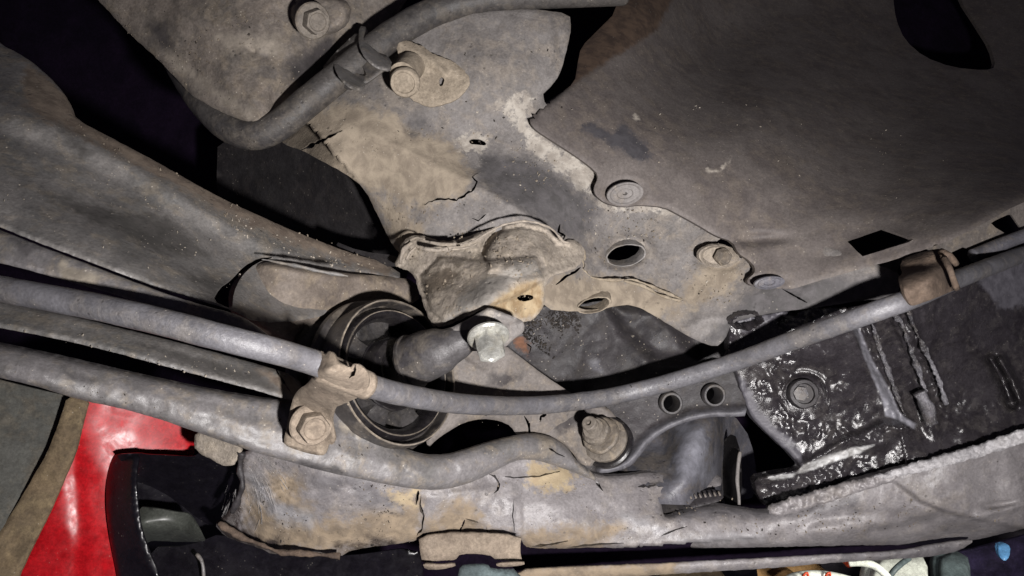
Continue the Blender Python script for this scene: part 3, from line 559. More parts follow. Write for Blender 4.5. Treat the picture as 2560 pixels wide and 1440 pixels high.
# ------------------------------------------------------------------ long bar and its clamps
t = tag(tube(None, 'long_bar', [(-120, 700, .635), (0, 722, .64), (300, 780, .62), (600, 855, .62), (780, 905, .66), (935, 968, .71), (1080, 1000, .78), (1205, 1013, .86), (1350, 1013, .93), (1500, 996, .97), (1600, 975, .98), (1700, 948, .965), (1850, 900, .93), (2000, 845, .87), (2200, 775, .81), (2290, 742, .82), (2400, 695, .90), (2560, 635, 1.02), (2700, 585, 1.1)], .0105, m_bar, seg=28, rz=.00035),
    'long curved grey bar crossing the whole picture through both clamps', 'bar')
t = thing('bar_clamp', 'tan mud caked clamp with a hex bolt gripping the bar at left of centre', 'clamp', (790, 1000, .72))
Cl = [(802, 874), (812, 888), (822, 876), (836, 884), (842, 900), (850, 908), (876, 920), (884, 908), (900, 912), (914, 924), (922, 938), (923, 960), (915, 978), (900, 992), (872, 1004), (850, 1014), (838, 1018), (830, 1050), (836, 1078), (840, 1096), (832, 1112), (822, 1110), (816, 1132), (806, 1140), (770, 1134), (720, 1118), (708, 1106), (716, 1070), (726, 1020), (734, 992), (746, 974), (770, 958), (790, 930), (800, 905)]
ck = [crack([(888, 912), (886, 930), (872, 946)], 9, 31, 1)]
sheet(t, 'clamp_strap', Cl, [(720, 1110, .775), (820, 1130, .78), (745, 985, .735), (730, 1040, .76), (800, 1020, .735), (845, 1005, .712), (826, 925, .644), (880, 945, .658), (918, 945, .672), (905, 985, .69), (806, 880, .66), (795, 930, .652), (830, 1070, .765)], m_clamp, step=5, rnd=(6, .0025), rag=.8, cracks=ck,
      feats=[('bump', 825, 930, 26, 16, 0, -.006), ('ridge', [(790, 905), (770, 950), (735, 985)], 9, .004), ('ring', 778, 1060, 46, 52, 0, .12, .002), ('area', [(740, 1010), (822, 1010), (824, 1110), (730, 1100)], 8, .002), ('ridge', [(765, 975), (830, 985), (850, 1000)], 9, .004), ('ridge', [(905, 915), (916, 950), (898, 985)], 5, .003), ('ridge', [(712, 1108), (806, 1134)], 4, -.002)], nz=(.0012, 20, .0004, 80), thick=.004)
b = bolt(t, (778, 1062, .752), (.46, -.14, .88), .0265, .015, .0205, m_clamp, twist=.35)
tube(t, 'rubber_bush', [(806, 917, .667), (850, 936, .68), (918, 964, .703)], .0128, m_clamp, seg=24)
t = thing('rusty_bar_clamp', 'rusty brown saddle clamp gripping the bar at the far right', 'clamp', (2320, 690, .82))
sheet(t, 'saddle', [(2250, 694), (2262, 684), (2256, 668), (2262, 645), (2300, 632), (2340, 622), (2362, 622), (2394, 656), (2388, 664), (2366, 650), (2384, 696), (2398, 722), (2382, 727), (2340, 745), (2288, 764), (2276, 764), (2262, 740), (2256, 716)],
      [(2260, 650, .87), (2360, 630, .86), (2260, 720, .79), (2290, 755, .795), (2380, 700, .835), (2330, 690, .79)], m_rusty, step=5, rnd=(6, .003), rag=1,
      feats=[('ridge', [(2258, 672), (2320, 660), (2358, 650)], 12, .012), ('ring', 2324, 727, 26, 15, -12, .2, .0018), ('ridge', [(2362, 650), (2370, 690), (2392, 722)], 4, .004), ('ridge', [(2266, 730), (2282, 762)], 4, .003)], nz=(.0015, 20, .0005, 80), thick=.005)
tube(t, 'strap_edge', [(2360, 645, .82), (2374, 672, .80), (2384, 700, .80), (2392, 722, .805)], .0032, m_rusty, rz=.0004, seg=10)
tube(t, 'strap_edge', [(2352, 628, .84), (2374, 640, .83), (2390, 660, .835)], .0034, m_rusty, rz=.0004, seg=10)

# ------------------------------------------------------------------ black bushing, its pin and the bracket
ax = (.73, .27, .63)
t = thing('rubber_bushing', 'round glossy black rubber bushing ring behind the bar below the bracket', 'bushing', (1000, 928, .88))
cB = (1000, 928, .865)
lathe(t, 'outer_ring', cB, ax, [(.074, -.034), (.081, -.032), (.0815, -.004), (.0800, -.0005), (.0775, -.0006), (.0765, -.004), (.0755, -.014), (.0715, -.016)], m_ring, seg=72, rz=.0006, cap=False)
lathe(t, 'worn_rim', cB, ax, [(.0802, -.002), (.0797, .0006), (.0783, .0008), (.0779, -.001)], m_rim, seg=72, rz=.0004, cap=False)
lathe(t, 'inner_ring', cB, ax, [(.0735, -.02), (.0725, -.010), (.0700, -.0045), (.0680, -.003), (.0650, -.0045), (.0620, -.009), (.0600, -.016), (.0595, -.03)], m_black, seg=72, rz=.0006, cap=False)
lathe(t, 'worn_rim', cB, ax, [(.0692, -.004), (.0686, -.0024), (.0678, -.003)], m_rim, seg=72, rz=.0003, cap=False)
lathe(t, 'rear_flange', cB, ax, [(.05, -.045), (.085, -.044), (.089, -.040), (.088, -.034), (.083, -.032), (.07, -.032)], m_ring, seg=64, cap=False)
lathe(t, 'rear_ring', cB, ax, [(.05, -.082), (.087, -.081), (.093, -.076), (.092, -.068), (.086, -.064), (.07, -.062)], m_ring, seg=64, cap=False)
def pock(r, h, th):
    if r < .040 or r > .064: return 0
    return -.03 * sstep((math.sin(th * 7 + 1.0) - .2) * 3) * sstep((r - .040) / .006) * sstep((.064 - r) / .006)
lathe(t, 'rubber_web', cB, ax, [(.0640, -.020), (.062, -.022), (.060, -.0225), (.057, -.023), (.054, -.023), (.050, -.022), (.047, -.021), (.044, -.019), (.041, -.016), (.038, -.012), (.034, -.010), (1e-6, -.010)], m_web, seg=120, hf=pock, rz=.001, cap=False)
lathe(t, 'web_core', cB, ax, [(.041, -.06), (.0405, -.014), (.034, -.0105), (1e-6, -.0105)], m_black, seg=48)
for r_, h_ in ((.064, .003), (.054, -.004)):
    pts = [W(*cB)] 
    a_, u_, v_ = frame(ax)
lathe(t, 'hub_sleeve', cB, ax, [(.040, -.06), (.039, -.004), (.036, .002), (.028, .003), (.02, -.004)], m_black, seg=48, rz=.0008)
t = thing('bushing_pin', 'dark grey pin arm reaching from the rubber bushing up to the bright bolt', 'pin arm', (1130, 870, .82))
tube(t, 'pin_body', [(1022, 908, .845, .0262), (1062, 890, .835, .0265), (1096, 878, .825, .0245), (1134, 862, .82, .018), (1180, 838, .815, .013), (1225, 822, .81, .008)], .02, m_pin, seg=32, rz=.0006)
lathe(t, 'collar', (1030, 905, .845), (.85, .32, .42), [(.027, -.003), (.0295, -.0015), (.0295, .0015), (.027, .003)], m_ring, seg=48)
sheet(t, 'seat_plate', [(1086, 840), (1150, 808), (1212, 774), (1222, 768), (1260, 782), (1304, 800), (1312, 812), (1310, 830), (1284, 848), (1262, 870), (1180, 880), (1120, 872)], [(1090, 850, .82), (1220, 775, .79), (1300, 815, .785), (1200, 870, .80)], m_chassis, step=6, rnd=(10, .005), feats=[('ridge', [(1100, 860), (1200, 815), (1290, 800)], 8, .003)], masks={'pale': [[(1216, 770), (1240, 790), (1225, 800)]]})
b = bolt(t, (1221, 842, .775), (.16, -.72, .67), .0255, .0215, .0205, m_zinc, twist=.62)
t = thing('drop_bracket', 'lumpy mud coated cast bracket with an ochre end face above the bright bolt', 'bracket', (1230, 690, .86))
Q = [(984, 664), (996, 640), (1000, 612), (1020, 592), (1050, 586), (1090, 600), (1130, 604), (1170, 590), (1210, 578), (1250, 562), (1300, 554), (1345, 556), (1380, 574), (1396, 596), (1412, 606), (1420, 598), (1446, 604), (1462, 624), (1458, 656), (1430, 676), (1372, 690), (1362, 720), (1364, 750), (1352, 780), (1330, 800), (1308, 806), (1270, 796), (1216, 768), (1160, 796), (1100, 822), (1074, 806), (1062, 770), (1048, 730), (1036, 690), (1010, 672)]
sheet(t, 'casting', Q, [(990, 650, .93), (1020, 610, .925), (1100, 615, .915), (1290, 575, .912), (1300, 640, .885), (1440, 640, .935), (1200, 700, .86), (1080, 760, .88), (1350, 700, .865), (1300, 780, .835), (1220, 760, .82), (1050, 700, .90)], m_bracket, step=4.5, rnd=(7, .004), rag=4,
      holes=[[(1290, 744), (1305, 736), (1330, 738), (1334, 748), (1318, 754), (1300, 752)]],
      feats=[('inflate', [(1206, 620), (1240, 580), (1300, 566), (1360, 580), (1390, 610), (1370, 660), (1300, 690), (1220, 680)], 34, .014), ('inflate', [(1050, 690), (1100, 640), (1200, 650), (1340, 640), (1364, 700), (1300, 740), (1220, 770), (1110, 806), (1075, 780)], 34, .016),
             ('ridge', [(1205, 632), (1220, 600), (1250, 570)], 9, .016), ('ridge', [(1060, 596), (1110, 612), (1170, 604), (1230, 575), (1300, 556), (1360, 572), (1400, 604), (1424, 606)], 7, -.006), ('bump', 1360, 600, 34, 26, 30, .006),
             ('ramp', [(1210, 762), (1280, 712), (1340, 700), (1380, 720)], .0003, 8), ('bump', 1140, 700, 60, 30, 20, .008), ('ridge', [(1150, 640), (1190, 690), (1210, 730)], 6, .002)],
      masks={'ochre': [[(1212, 766), (1240, 742), (1290, 706), (1340, 700), (1362, 730), (1356, 775), (1320, 802), (1270, 790)]], 'grey': [[(1150, 740), (1200, 700), (1330, 640), (1350, 680), (1290, 710), (1210, 765), (1110, 810)]], 'dark': [[(1060, 700), (1090, 664), (1146, 660), (1150, 690), (1110, 730), (1066, 745)]]},
      nz=(.004, 12, .0012, 60), rid=(.0022, 40), thick=.02)
for k, (p, r_) in enumerate([([(1010, 612, .905), (1040, 594, .90), (1062, 600, .898)], .0022), ([(1075, 606, .895), (1110, 612, .89), (1140, 610, .888)], .0026), ([(1150, 612, .885), (1185, 602, .883), (1215, 584, .88)], .002), ([(1215, 584, .88), (1260, 562, .88), (1310, 553, .88), (1350, 558, .883)], .0016),
        ([(1345, 558, .883), (1378, 572, .886), (1396, 590, .89), (1408, 604, .895), (1422, 606, .90)], .0018), ([(1000, 660, .90), (1004, 640, .897), (1012, 622, .895), (1030, 606, .895)], .0030), ([(1016, 650, .893), (1024, 632, .89), (1040, 618, .89)], .0022), ([(1060, 622, .885), (1090, 626, .884), (1120, 622, .882)], .0026), ([(1130, 624, .882), (1165, 620, .88), (1190, 610, .88)], .002)]):
    bead(t, p, r_ * .72, m_bracket, 11 + k)

# ------------------------------------------------------------------ plates right of the bushing
t = thing('inner_wall_panel', 'dark grey tar speckled wall panel behind the bar right of the bright bolt', 'panel', (1560, 870, 1.15))
sheet(t, 'wall_skin', [(1180, 800), (1320, 770), (1440, 760), (1600, 740), (1900, 800), (1960, 900), (1800, 1010), (1500, 1060), (1380, 1040), (1250, 900)], [(1300, 800, 1.04), (1450, 900, 1.06), (1700, 850, 1.08), (1850, 850, 1.06), (1600, 1000, 1.09)], m_dark, step=8,
      feats=[('area', [(1520, 760), (1640, 772), (1700, 830), (1740, 900), (1640, 900), (1560, 830)], 24, -.03)], masks={'rust': [[(1284, 845), (1308, 842), (1326, 858), (1318, 882), (1300, 874)]], 'lip': [[(1470, 900), (1500, 900), (1505, 930), (1480, 925)]]},
      cracks=[crack([(1316, 858), (1328, 868), (1324, 882)], 4, 41, 2)], nz=(.006, 8, .001, 50), rid=(.0022, 45))
t = thing('triangular_plate', 'brown grey plate with a slanting pale edge behind the bar below the bolt', 'plate', (1260, 980, 1.05))
sheet(t, 'plate_skin', [(1110, 950), (1140, 880), (1200, 850), (1262, 862), (1300, 892), (1360, 938), (1430, 984), (1470, 1020), (1440, 1060), (1400, 1100), (1330, 1086), (1292, 1090), (1278, 1066), (1250, 1052), (1205, 1046), (1160, 1056), (1122, 1078), (1090, 1100), (1070, 1120), (1060, 1080), (1100, 1020)],
      [(1130, 950, .93), (1260, 870, .95), (1430, 985, .99), (1300, 1080, .965), (1100, 1080, .92), (1380, 1060, .985)], m_plate, step=7, rnd=(7, .003), rag=.8, masks={'dark': [[(1230, 930), (1300, 940), (1260, 970), (1225, 960)]]},
      cracks=[crack([(1310, 1040), (1322, 1060), (1324, 1086)], 8, 43, 1), crack([(1366, 1036), (1352, 1042), (1350, 1054)], 7, 44, 1)], holes=[[(1206, 1034), (1214, 1031), (1222, 1036), (1214, 1040)]], feats=[('ramp', [(1230, 940), (1320, 1000), (1420, 1040)], .00012, 20), ('ridge', [(1266, 900), (1275, 930), (1262, 950)], 4, -.002)])
t = thing('threaded_stud', 'dusty threaded stud with stacked washers on a round ended tab under the bar', 'stud', (1490, 1080, .99))
sheet(t, 'tab_plate', [(1335, 1034), (1400, 1010), (1470, 1000), (1516, 1016), (1546, 1048), (1560, 1084), (1560, 1112), (1544, 1140), (1520, 1154), (1492, 1158), (1472, 1168), (1448, 1158), (1430, 1130), (1400, 1104), (1350, 1090)], [(1340, 1060, .995), (1450, 1020, 1.0), (1550, 1100, .99), (1470, 1150, .975)], m_plate, step=6, rnd=(9, .006), masks={'dark': [[(1340, 1030), (1480, 1010), (1480, 1060), (1400, 1080)]]}, thick=.01)
sx = (-.42, .50, .76)
lathe(t, 'rubber_washer', (1518, 1106, .985), sx, [(.0325, -.004), (.0325, .001), (.030, .003), (.01, .003)], m_black, seg=44)
lathe(t, 'washer', (1512, 1100, .98), sx, [(.028, -.002), (.028, .002), (.026, .0035), (.01, .0035)], m_stud, seg=40, rz=.0008)
lathe(t, 'washer', (1503, 1090, .97), sx, [(.023, 0), (.023, .004), (.021, .006), (.01, .006)], m_stud, seg=40, rz=.0012)
lathe(t, 'nut', (1494, 1082, .96), sx, [(.0165, 0), (.0172, .003), (.0160, .008), (.0135, .010), (.0125, .016), (.01, .0165)], m_stud, seg=32, rz=.0012)
st = lathe(t, 'stud_shank', (1484, 1070, .95), sx, [(.0088, -.01)] + [(.0088 - .0007 * (i % 2), .002 * i) for i in range(9)] + [(.0075, .0175), (.0035, .0175), (.003, .012), (1e-6, .012)], m_stud, seg=28)
t = thing('gusset_plate', 'dark gusset plate with two rimmed holes and a curved lip under the bar', 'gusset', (1700, 1030, 1.04))
L_out = [(1480, 1000), (1560, 980), (1700, 940), (1830, 900), (1856, 960), (1870, 1040), (1834, 1042), (1780, 1042), (1724, 1052), (1680, 1068), (1645, 1090), (1620, 1112), (1600, 1140), (1580, 1164), (1550, 1176), (1510, 1184), (1480, 1178), (1440, 1160), (1480, 1100)]
lipl = [(1870, 1030), (1834, 1034), (1780, 1034), (1724, 1044), (1680, 1060), (1640, 1082), (1612, 1106), (1590, 1136), (1570, 1156), (1545, 1168), (1505, 1176)]
sheet(t, 'gusset_skin', L_out, [(1500, 1010, 1.02), (1830, 920, 1.01), (1860, 1030, .995), (1640, 1060, 1.01), (1520, 1170, .99)], m_dark, step=6, rnd=(5, .002),
      holes=[[(1660 + 17 + 20 * math.cos(a / 16 * 6.283), 1008 + 20 * math.sin(a / 16 * 6.283)) for a in range(16)], [(1784 + 20 * math.cos(a / 16 * 6.283), 988 + 20 * math.sin(a / 16 * 6.283)) for a in range(16)]], hsm=0,
      feats=[('ridge', lipl, 12, -.012)], masks={'lip': [(lipl, 12)]}, nz=(.002, 9, .0005, 60))
for px, py, d in ((1677, 1008, 1.008), (1784, 988, 1.0)):
    lathe(t, 'hole_rim', (px, py, d), (.05, .05, 1), [(.0145, -.004), (.0142, .004), (.013, .0055), (.0108, .0055), (.0102, .003), (.0100, -.03)], m_pin, seg=36, cap=False)
t = thing('spring_cup', 'slate grey cone shaped housing with painted pale highlights beneath the gusset lip', 'housing', (1680, 1150, 1.05))
sheet(t, 'cone_skin', [(1470, 1180), (1560, 1120), (1640, 1060), (1740, 1030), (1830, 1030), (1880, 1100), (1900, 1240), (1810, 1262), (1660, 1262), (1560, 1250), (1480, 1230)], [(1480, 1200, 1.07), (1640, 1080, 1.13), (1760, 1070, 1.10), (1720, 1200, 1.05), (1820, 1150, 1.15), (1880, 1220, 1.2), (1600, 1240, 1.02)], m_cone, step=7,
      feats=[('bump', 1740, 1150, 60, 100, 15, -.03), ('ridge', [(1650, 1080), (1680, 1180)], 20, .008), ('step', [(1800, 1020), (1803, 1260)], 10, .03 * -1)], masks={'pale': [[(1700, 1060), (1760, 1070), (1780, 1200), (1690, 1200)]]}, nz=(.006, 8, .0005, 60))  # pale mask paints the highlight on the right of the cone
t = thing('notched_strip', 'dark strip with a row of small notches where cone housing meets sill', 'strip', (1720, 1250, .99))
sheet(t, 'strip_skin', [(1640, 1240), (1720, 1232), (1800, 1222), (1812, 1250), (1740, 1268), (1690, 1285), (1662, 1296), (1650, 1270)], [(1650, 1250, 1.02), (1800, 1230, 1.02), (1700, 1280, 1.0)], m_dark, step=6, rnd=(4, .002), masks={})
for i in range(13):
    x = 1652 + i * 12; tube(t, 'tooth', [(x, 1246 - i * 1.4, 1.008), (x + 5, 1256 - i * 1.4, 1.004)], .0014, m_plate, seg=8)
t = thing('side_bracket', 'thin black upright bracket edge at the right of the cone housing', 'bracket', (1845, 1200, 1.05))
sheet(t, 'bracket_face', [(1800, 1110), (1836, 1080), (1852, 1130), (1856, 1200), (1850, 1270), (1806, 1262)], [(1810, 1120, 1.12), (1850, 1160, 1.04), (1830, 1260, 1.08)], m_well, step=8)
tube(t, 'edge', [(1850, 1130, 1.035), (1846, 1160, 1.03), (1843, 1200, 1.025), (1847, 1240, 1.02), (1848, 1262, 1.015)], .0022, m_chassis, seg=10, rz=.0006)

# ------------------------------------------------------------------ wet tar covered rail on the right
t = thing('tarred_rail', 'black rail coated in wet glossy tar at right below the bar', 'rail', (2150, 980, 1.0))
O_out = [(1820, 812), (1840, 800), (1900, 790), (1960, 778), (2010, 772), (2060, 762), (2120, 770), (2200, 752), (2400, 690), (2560, 640), (2700, 600), (2700, 1040), (2560, 1092), (2440, 1128), (2320, 1160), (2200, 1190), (2100, 1216), (2000, 1244), (1916, 1268), (1894, 1240), (1884, 1196), (1940, 1184), (1990, 1178), (2004, 1168), (1990, 1150), (1950, 1112), (1912, 1078), (1880, 1044), (1862, 1004), (1848, 960), (1838, 925), (1818, 880), (1822, 840)]
def tarf(X, Y):
    k = 1 - sstep((X - 2330) / 120) * sstep((1100 - Y) / 60)      # thinner towards the right end
    k = np.maximum(k, .32)
    k2 = 1 - .85 * sstep(sdf(X, Y, [(1845, 930), (1880, 960), (1930, 1040), (2010, 1140), (1990, 1170), (1880, 1060)]) / 12)
    A = .26 + 1.1 * sstep((fractal(X, Y, 11, 2, 31) - .05) * 2.6)
    for q in ([(1860, 800), (1960, 790), (2050, 770)], [(2160, 800), (2240, 1020)], [(2250, 780), (2350, 1000)], [(2010, 1080), (2150, 1090), (2260, 1070)], [(1890, 1230), (2100, 1190)]):
        A = A + 1.5 * np.exp(-(segdist(X, Y, q)[0] / 26) ** 2)
    w = ridged(X, Y, 13, 3.3, 3); f = fractal(X, Y, 34, 3, 8.1); g = fractal(X, Y, 10, 3, 77); s_ = fractal(X, Y, 85, 2, 5.5)
    return -(k * k2) * (A * (.0022 * np.clip(1.0 - w, 0, 1) ** 2 + .0034 * f + .0014 * s_) + .004 * g)
sheet(t, 'rail_skin', O_out, [(1840, 830, .965), (2000, 780, .94), (2200, 740, .895), (2600, 650, 1.02), (1850, 960, .98), (2000, 1000, .975), (1990, 1160, .985), (2300, 1000, .99), (2600, 1000, 1.0), (1900, 1250, 1.0), (2300, 1160, .965)], m_tar, step=4.5, rag=2.2, rnd=(6, .003),
      feats=[('fn', tarf), ('step', [(2130, 800), (2180, 920), (2240, 1030), (2250, 1080)], 10, .014), ('ridge', [(2158, 800), (2200, 900), (2240, 1010)], 9, -.006), ('ridge', [(2228, 780), (2262, 860), (2300, 940), (2320, 1010)], 8, -.009), ('ridge', [(2262, 766), (2300, 860), (2345, 960), (2362, 1010)], 8, -.009),
             ('bump', 2325, 1030, 22, 60, -10, -.012), ('bump', 2012, 985, 72, 66, 0, .006), ('ring', 2012, 985, 56, 54, 0, .12, -.005), ('ridge', [(1900, 1200), (2000, 1170), (2120, 1100), (2210, 1062), (2250, 1070)], 11, -.012), ('bump', 2200, 1095, 60, 26, -20, -.014),
             ('ramp', [(2600, 960), (2300, 1090), (2100, 1160), (1890, 1200)], .0, 10), ('ridge', [(2500, 900), (2530, 950), (2550, 1000)], 10, -.02), ('ridge', [(2480, 900), (2510, 960), (2530, 1010)], 12, .018), ('ridge', [(2360, 860), (2460, 830), (2600, 780)], 5, -.002)],
      masks={'dry': [[(2440, 690), (2700, 600), (2700, 760), (2500, 770)], [(1840, 930), (1862, 950), (1900, 1030), (2000, 1120), (2006, 1165), (1930, 1110), (1870, 1040)], [(1840, 800), (2000, 760), (1960, 790), (1860, 830)]], 'smooth': [[(2130, 812), (2142, 806), (2180, 900), (2216, 960), (2248, 1030), (2262, 1044), (2290, 1060), (2284, 1072), (2250, 1052), (2214, 1040), (2206, 1000), (2172, 920)]], 'peel': [[(1992, 1182), (2010, 1164), (2060, 1142), (2130, 1120), (2186, 1112), (2150, 1132), (2080, 1156), (2010, 1182)], [(1920, 1192), (1990, 1182), (1980, 1194), (1930, 1200)]]},
      nz=(.003, 6, 0, 0), thick=.02)
for k, (p, r_) in enumerate([([(2176, 800, .90), (2196, 860, .925), (2222, 930, .95), (2252, 1010, .965), (2262, 1040, .965)], .0020), ([(2222, 778, .885), (2250, 800, .90), (2270, 850, .92), (2290, 910, .945), (2316, 980, .96)], .0022), ([(2268, 768, .885), (2286, 820, .91), (2320, 890, .935), (2350, 960, .955), (2366, 1010, .96)], .0022), ([(2300, 980, .955), (2322, 1030, .955), (2330, 1060, .955)], .007)]):
    tube(t, 'weld_bead', p, r_, m_glint, seg=12, step=3, rz=.0032, seed=k + 3)
b = thing('tarred_bolt', 'tar smeared flanged bolt head on the glossy black rail', 'bolt', (2008, 984, .98))
lathe(b, 'flange_washer', (2014, 992, .992), (-.12, .12, .98), [(.030, -.006), (.0295, .002), (.027, .004), (.018, .005), (.016, .006)], m_tar, seg=44, rz=.002)
lathe(b, 'bolt_head', (2006, 984, .985), (-.12, .12, .98), [(.0185, -.004), (.018, .008), (.0165, .011), (.0125, .0115), (.0115, .006), (1e-6, .006)], m_dark, seg=40, rz=.0009)
lathe(b, 'socket_plug', (2002, 984, .974), (-.12, .12, .98), [(.0095, 0), (.009, .0015), (1e-6, .002)], m_cone, seg=6, smooth=False)
t = thing('tarred_hole_rim', 'ragged tar clogged hole rim just above the bar at right', 'hole rim', (1870, 800, .97))
oval(t, 'rim', (1866, 802, .955), (.05, -.3, .95), [(.021, -.008), (.0205, .002), (.018, .004), (.0165, .001), (.015, -.012)], m_tar, .5, 5, rz=.003)

# ------------------------------------------------------------------ sill
t = thing('sill_rail', 'long lilac grey sill rail along the bottom with cracked undercoating', 'sill', (1500, 1290, .95))
N_out = [(598, 1134), (640, 1120), (720, 1140), (800, 1150), (900, 1180), (1000, 1200), (1100, 1200), (1200, 1180), (1290, 1140), (1340, 1130), (1420, 1160), (1500, 1190), (1560, 1190), (1620, 1180), (1700, 1185), (1780, 1178), (1806, 1198), (1800, 1218), (1720, 1230), (1650, 1240), (1656, 1280), (1664, 1296), (1700, 1284), (1780, 1262), (1830, 1268), (1920, 1282), (1924, 1262), (2000, 1240), (2100, 1210), (2200, 1184), (2320, 1154), (2440, 1120), (2560, 1086), (2700, 1046), (2700, 1290), (2560, 1322), (2440, 1350), (2350, 1364), (2200, 1362), (2000, 1366), (1800, 1370), (1600, 1372), (1480, 1368), (1400, 1372), (1330, 1370), (1312, 1366), (1300, 1340), (1250, 1330), (1060, 1330), (1048, 1350), (980, 1362), (920, 1368), (880, 1376), (850, 1392), (820, 1386), (740, 1380), (680, 1386), (650, 1370), (600, 1356), (560, 1340), (536, 1310), (560, 1290), (578, 1270), (592, 1240), (604, 1210), (596, 1180), (602, 1156)]
sc_ = [crack([(1220, 1184), (1236, 1190), (1248, 1210), (1244, 1226), (1234, 1234)], 6, 51, 2), crack([(1262, 1192), (1300, 1194), (1350, 1190), (1400, 1178)], 5, 52, 3), crack([(1046, 1226), (1040, 1262)], 8, 53, 1),
       crack([(1052, 1240), (1050, 1262), (1060, 1290), (1056, 1320), (1042, 1340)], 6, 54, 5), crack([(1162, 1300), (1148, 1330), (1142, 1350)], 6, 55, 2), crack([(1164, 1296), (1196, 1306)], 4, 56, 2), crack([(1216, 1318), (1220, 1352)], 3, 57, 2), crack([(1490, 1204), (1508, 1228)], 7, 58, 1),
       crack([(1330, 1366), (1380, 1360), (1420, 1352)], 5, 59, 1), crack([(1420, 1368), (1500, 1360), (1560, 1358)], 5, 60, 2), crack([(1652, 1340), (1690, 1324), (1718, 1316)], 5, 61, 1), crack([(1595, 1217), (1640, 1210), (1690, 1216)], 11, 62, 1), crack([(1284, 1250), (1282, 1290), (1288, 1330)], 3, 63, 3), crack([(1255, 1365), (1262, 1345)], 4, 64, 2)]
sheet(t, 'skin', N_out, [(600, 1150, .89), (560, 1320, .93), (800, 1200, .865), (800, 1370, .90), (1100, 1260, .905), (1100, 1340, .92), (1400, 1160, .985), (1400, 1300, .93), (1400, 1370, .95), (1690, 1200, 1.01), (1800, 1200, 1.06), (1800, 1280, .98), (1800, 1368, .96), (2100, 1220, .965), (2400, 1240, .95), (2560, 1100, .975), (2300, 1355, .97), (2700, 1290, 1.0)], m_sill, step=6, rnd=(12, .006), rag=2.0, cracks=sc_,
      feats=[('ridge', [(1656, 1300), (1800, 1310), (1960, 1300), (2100, 1330)], 18, -.003), ('ridge', [(1960, 1340), (2050, 1300), (2140, 1286), (2250, 1290), (2320, 1310)], 16, .006), ('step', [(2240, 1210), (2300, 1256), (2370, 1284), (2440, 1298)], 6, .010), ('ridge', [(2240, 1210), (2300, 1256), (2370, 1284), (2440, 1298)], 4, .004), ('ramp', [(1900, 1340), (2150, 1318), (2350, 1288), (2600, 1322)], .0007, 6), ('bump', 2470, 1200, 60, 40, 30, .012), ('bump', 2495, 1261, 40, 9, -6, .010), ('ridge', [(2180, 1326), (2300, 1312), (2350, 1290)], 12, .006), ('ridge', [(2420, 1300), (2560, 1260)], 8, -.005),
             ('area', [(1060, 1240), (1300, 1200), (1310, 1400), (1060, 1400)], 8, -.004), ('ridge', [(1340, 1330), (1500, 1330), (1700, 1300)], 30, -.004), ('bump', 600, 1260, 60, 60, 0, .02), ('area', [(1160, 1302), (1216, 1312), (1222, 1400), (1140, 1400)], 5, .003),
             ('fn', lambda X, Y: .0016 * np.sin(np.arctan2(Y - 1120, X - 560) * 95 + 2.5 * np.sin(X * .05)) * sstep(1 - np.abs(np.hypot(X - 600, Y - 1160) - 110) / 90) * sstep((Y - 1165) / 30))],
      masks={'tan': [[(600, 1200), (740, 1180), (760, 1250), (800, 1300), (900, 1290), (1040, 1240), (1060, 1350), (900, 1380), (640, 1380)], [(1300, 1330), (1560, 1310), (1500, 1380), (1300, 1380)], ([(1150, 1310), (1150, 1380)], 60), [(1060, 1300), (1300, 1340), (1300, 1400), (1050, 1400)]], 'ochre': [[(1310, 1160), (1360, 1152), (1400, 1165), (1440, 1185), (1410, 1230), (1340, 1225), (1320, 1190)], [(960, 1220), (1040, 1230), (1036, 1260), (960, 1262)]],
             'bare': [[(604, 1180), (650, 1180), (690, 1250), (790, 1290), (770, 1320), (690, 1300), (640, 1250)], ([(1560, 1290), (1700, 1350), (1900, 1340)], 6)], 'burn': [[(530, 1280), (600, 1200), (600, 1260), (600, 1320), (660, 1350), (700, 1340), (690, 1390), (560, 1350)], [(598, 1120), (608, 1120), (612, 1180), (596, 1200)], ([(840, 1366), (980, 1360)], 5), [(920, 1340), (985, 1350), (980, 1362), (925, 1362)]],
             'grey': [[(860, 1200), (960, 1220), (1000, 1280), (900, 1260)], [(1660, 1250), (1900, 1280), (2150, 1240), (2140, 1280), (1700, 1300)], [(720, 1120), (760, 1180), (1000, 1190), (800, 1240)]]}, nz=(.005, 7, .0009, 45), rid=(.0011, 40), thick=.012)
# chalky ragged seam between tar and sill
sheet(t, 'seam_crust', [(1916, 1270), (1960, 1250), (2060, 1222), (2160, 1196), (2240, 1178), (2250, 1196), (2160, 1226), (2060, 1262), (1960, 1290), (1926, 1288)], [(1930, 1265, .955), (1930, 1290, .953), (2240, 1175, .942), (2240, 1200, .938), (2100, 1230, .944)], m_sill, step=4.5, rag=7, nz=(.003, 20, .002, 90), rid=(.005, 50), rnd=(6, .004))
sheet(t, 'chalky_seam', [(2180, 1192), (2260, 1166), (2360, 1138), (2450, 1112), (2540, 1078), (2700, 1040), (2700, 1070), (2560, 1106), (2460, 1140), (2360, 1166), (2270, 1188), (2200, 1202)], [(2200, 1196, .938), (2400, 1120, .940), (2400, 1160, .940), (2600, 1060, .955), (2600, 1100, .950)], m_chalk, step=4.5, rag=7, nz=(.002, 20, .0015, 90), rid=(.005, 55), rnd=(5, .003))
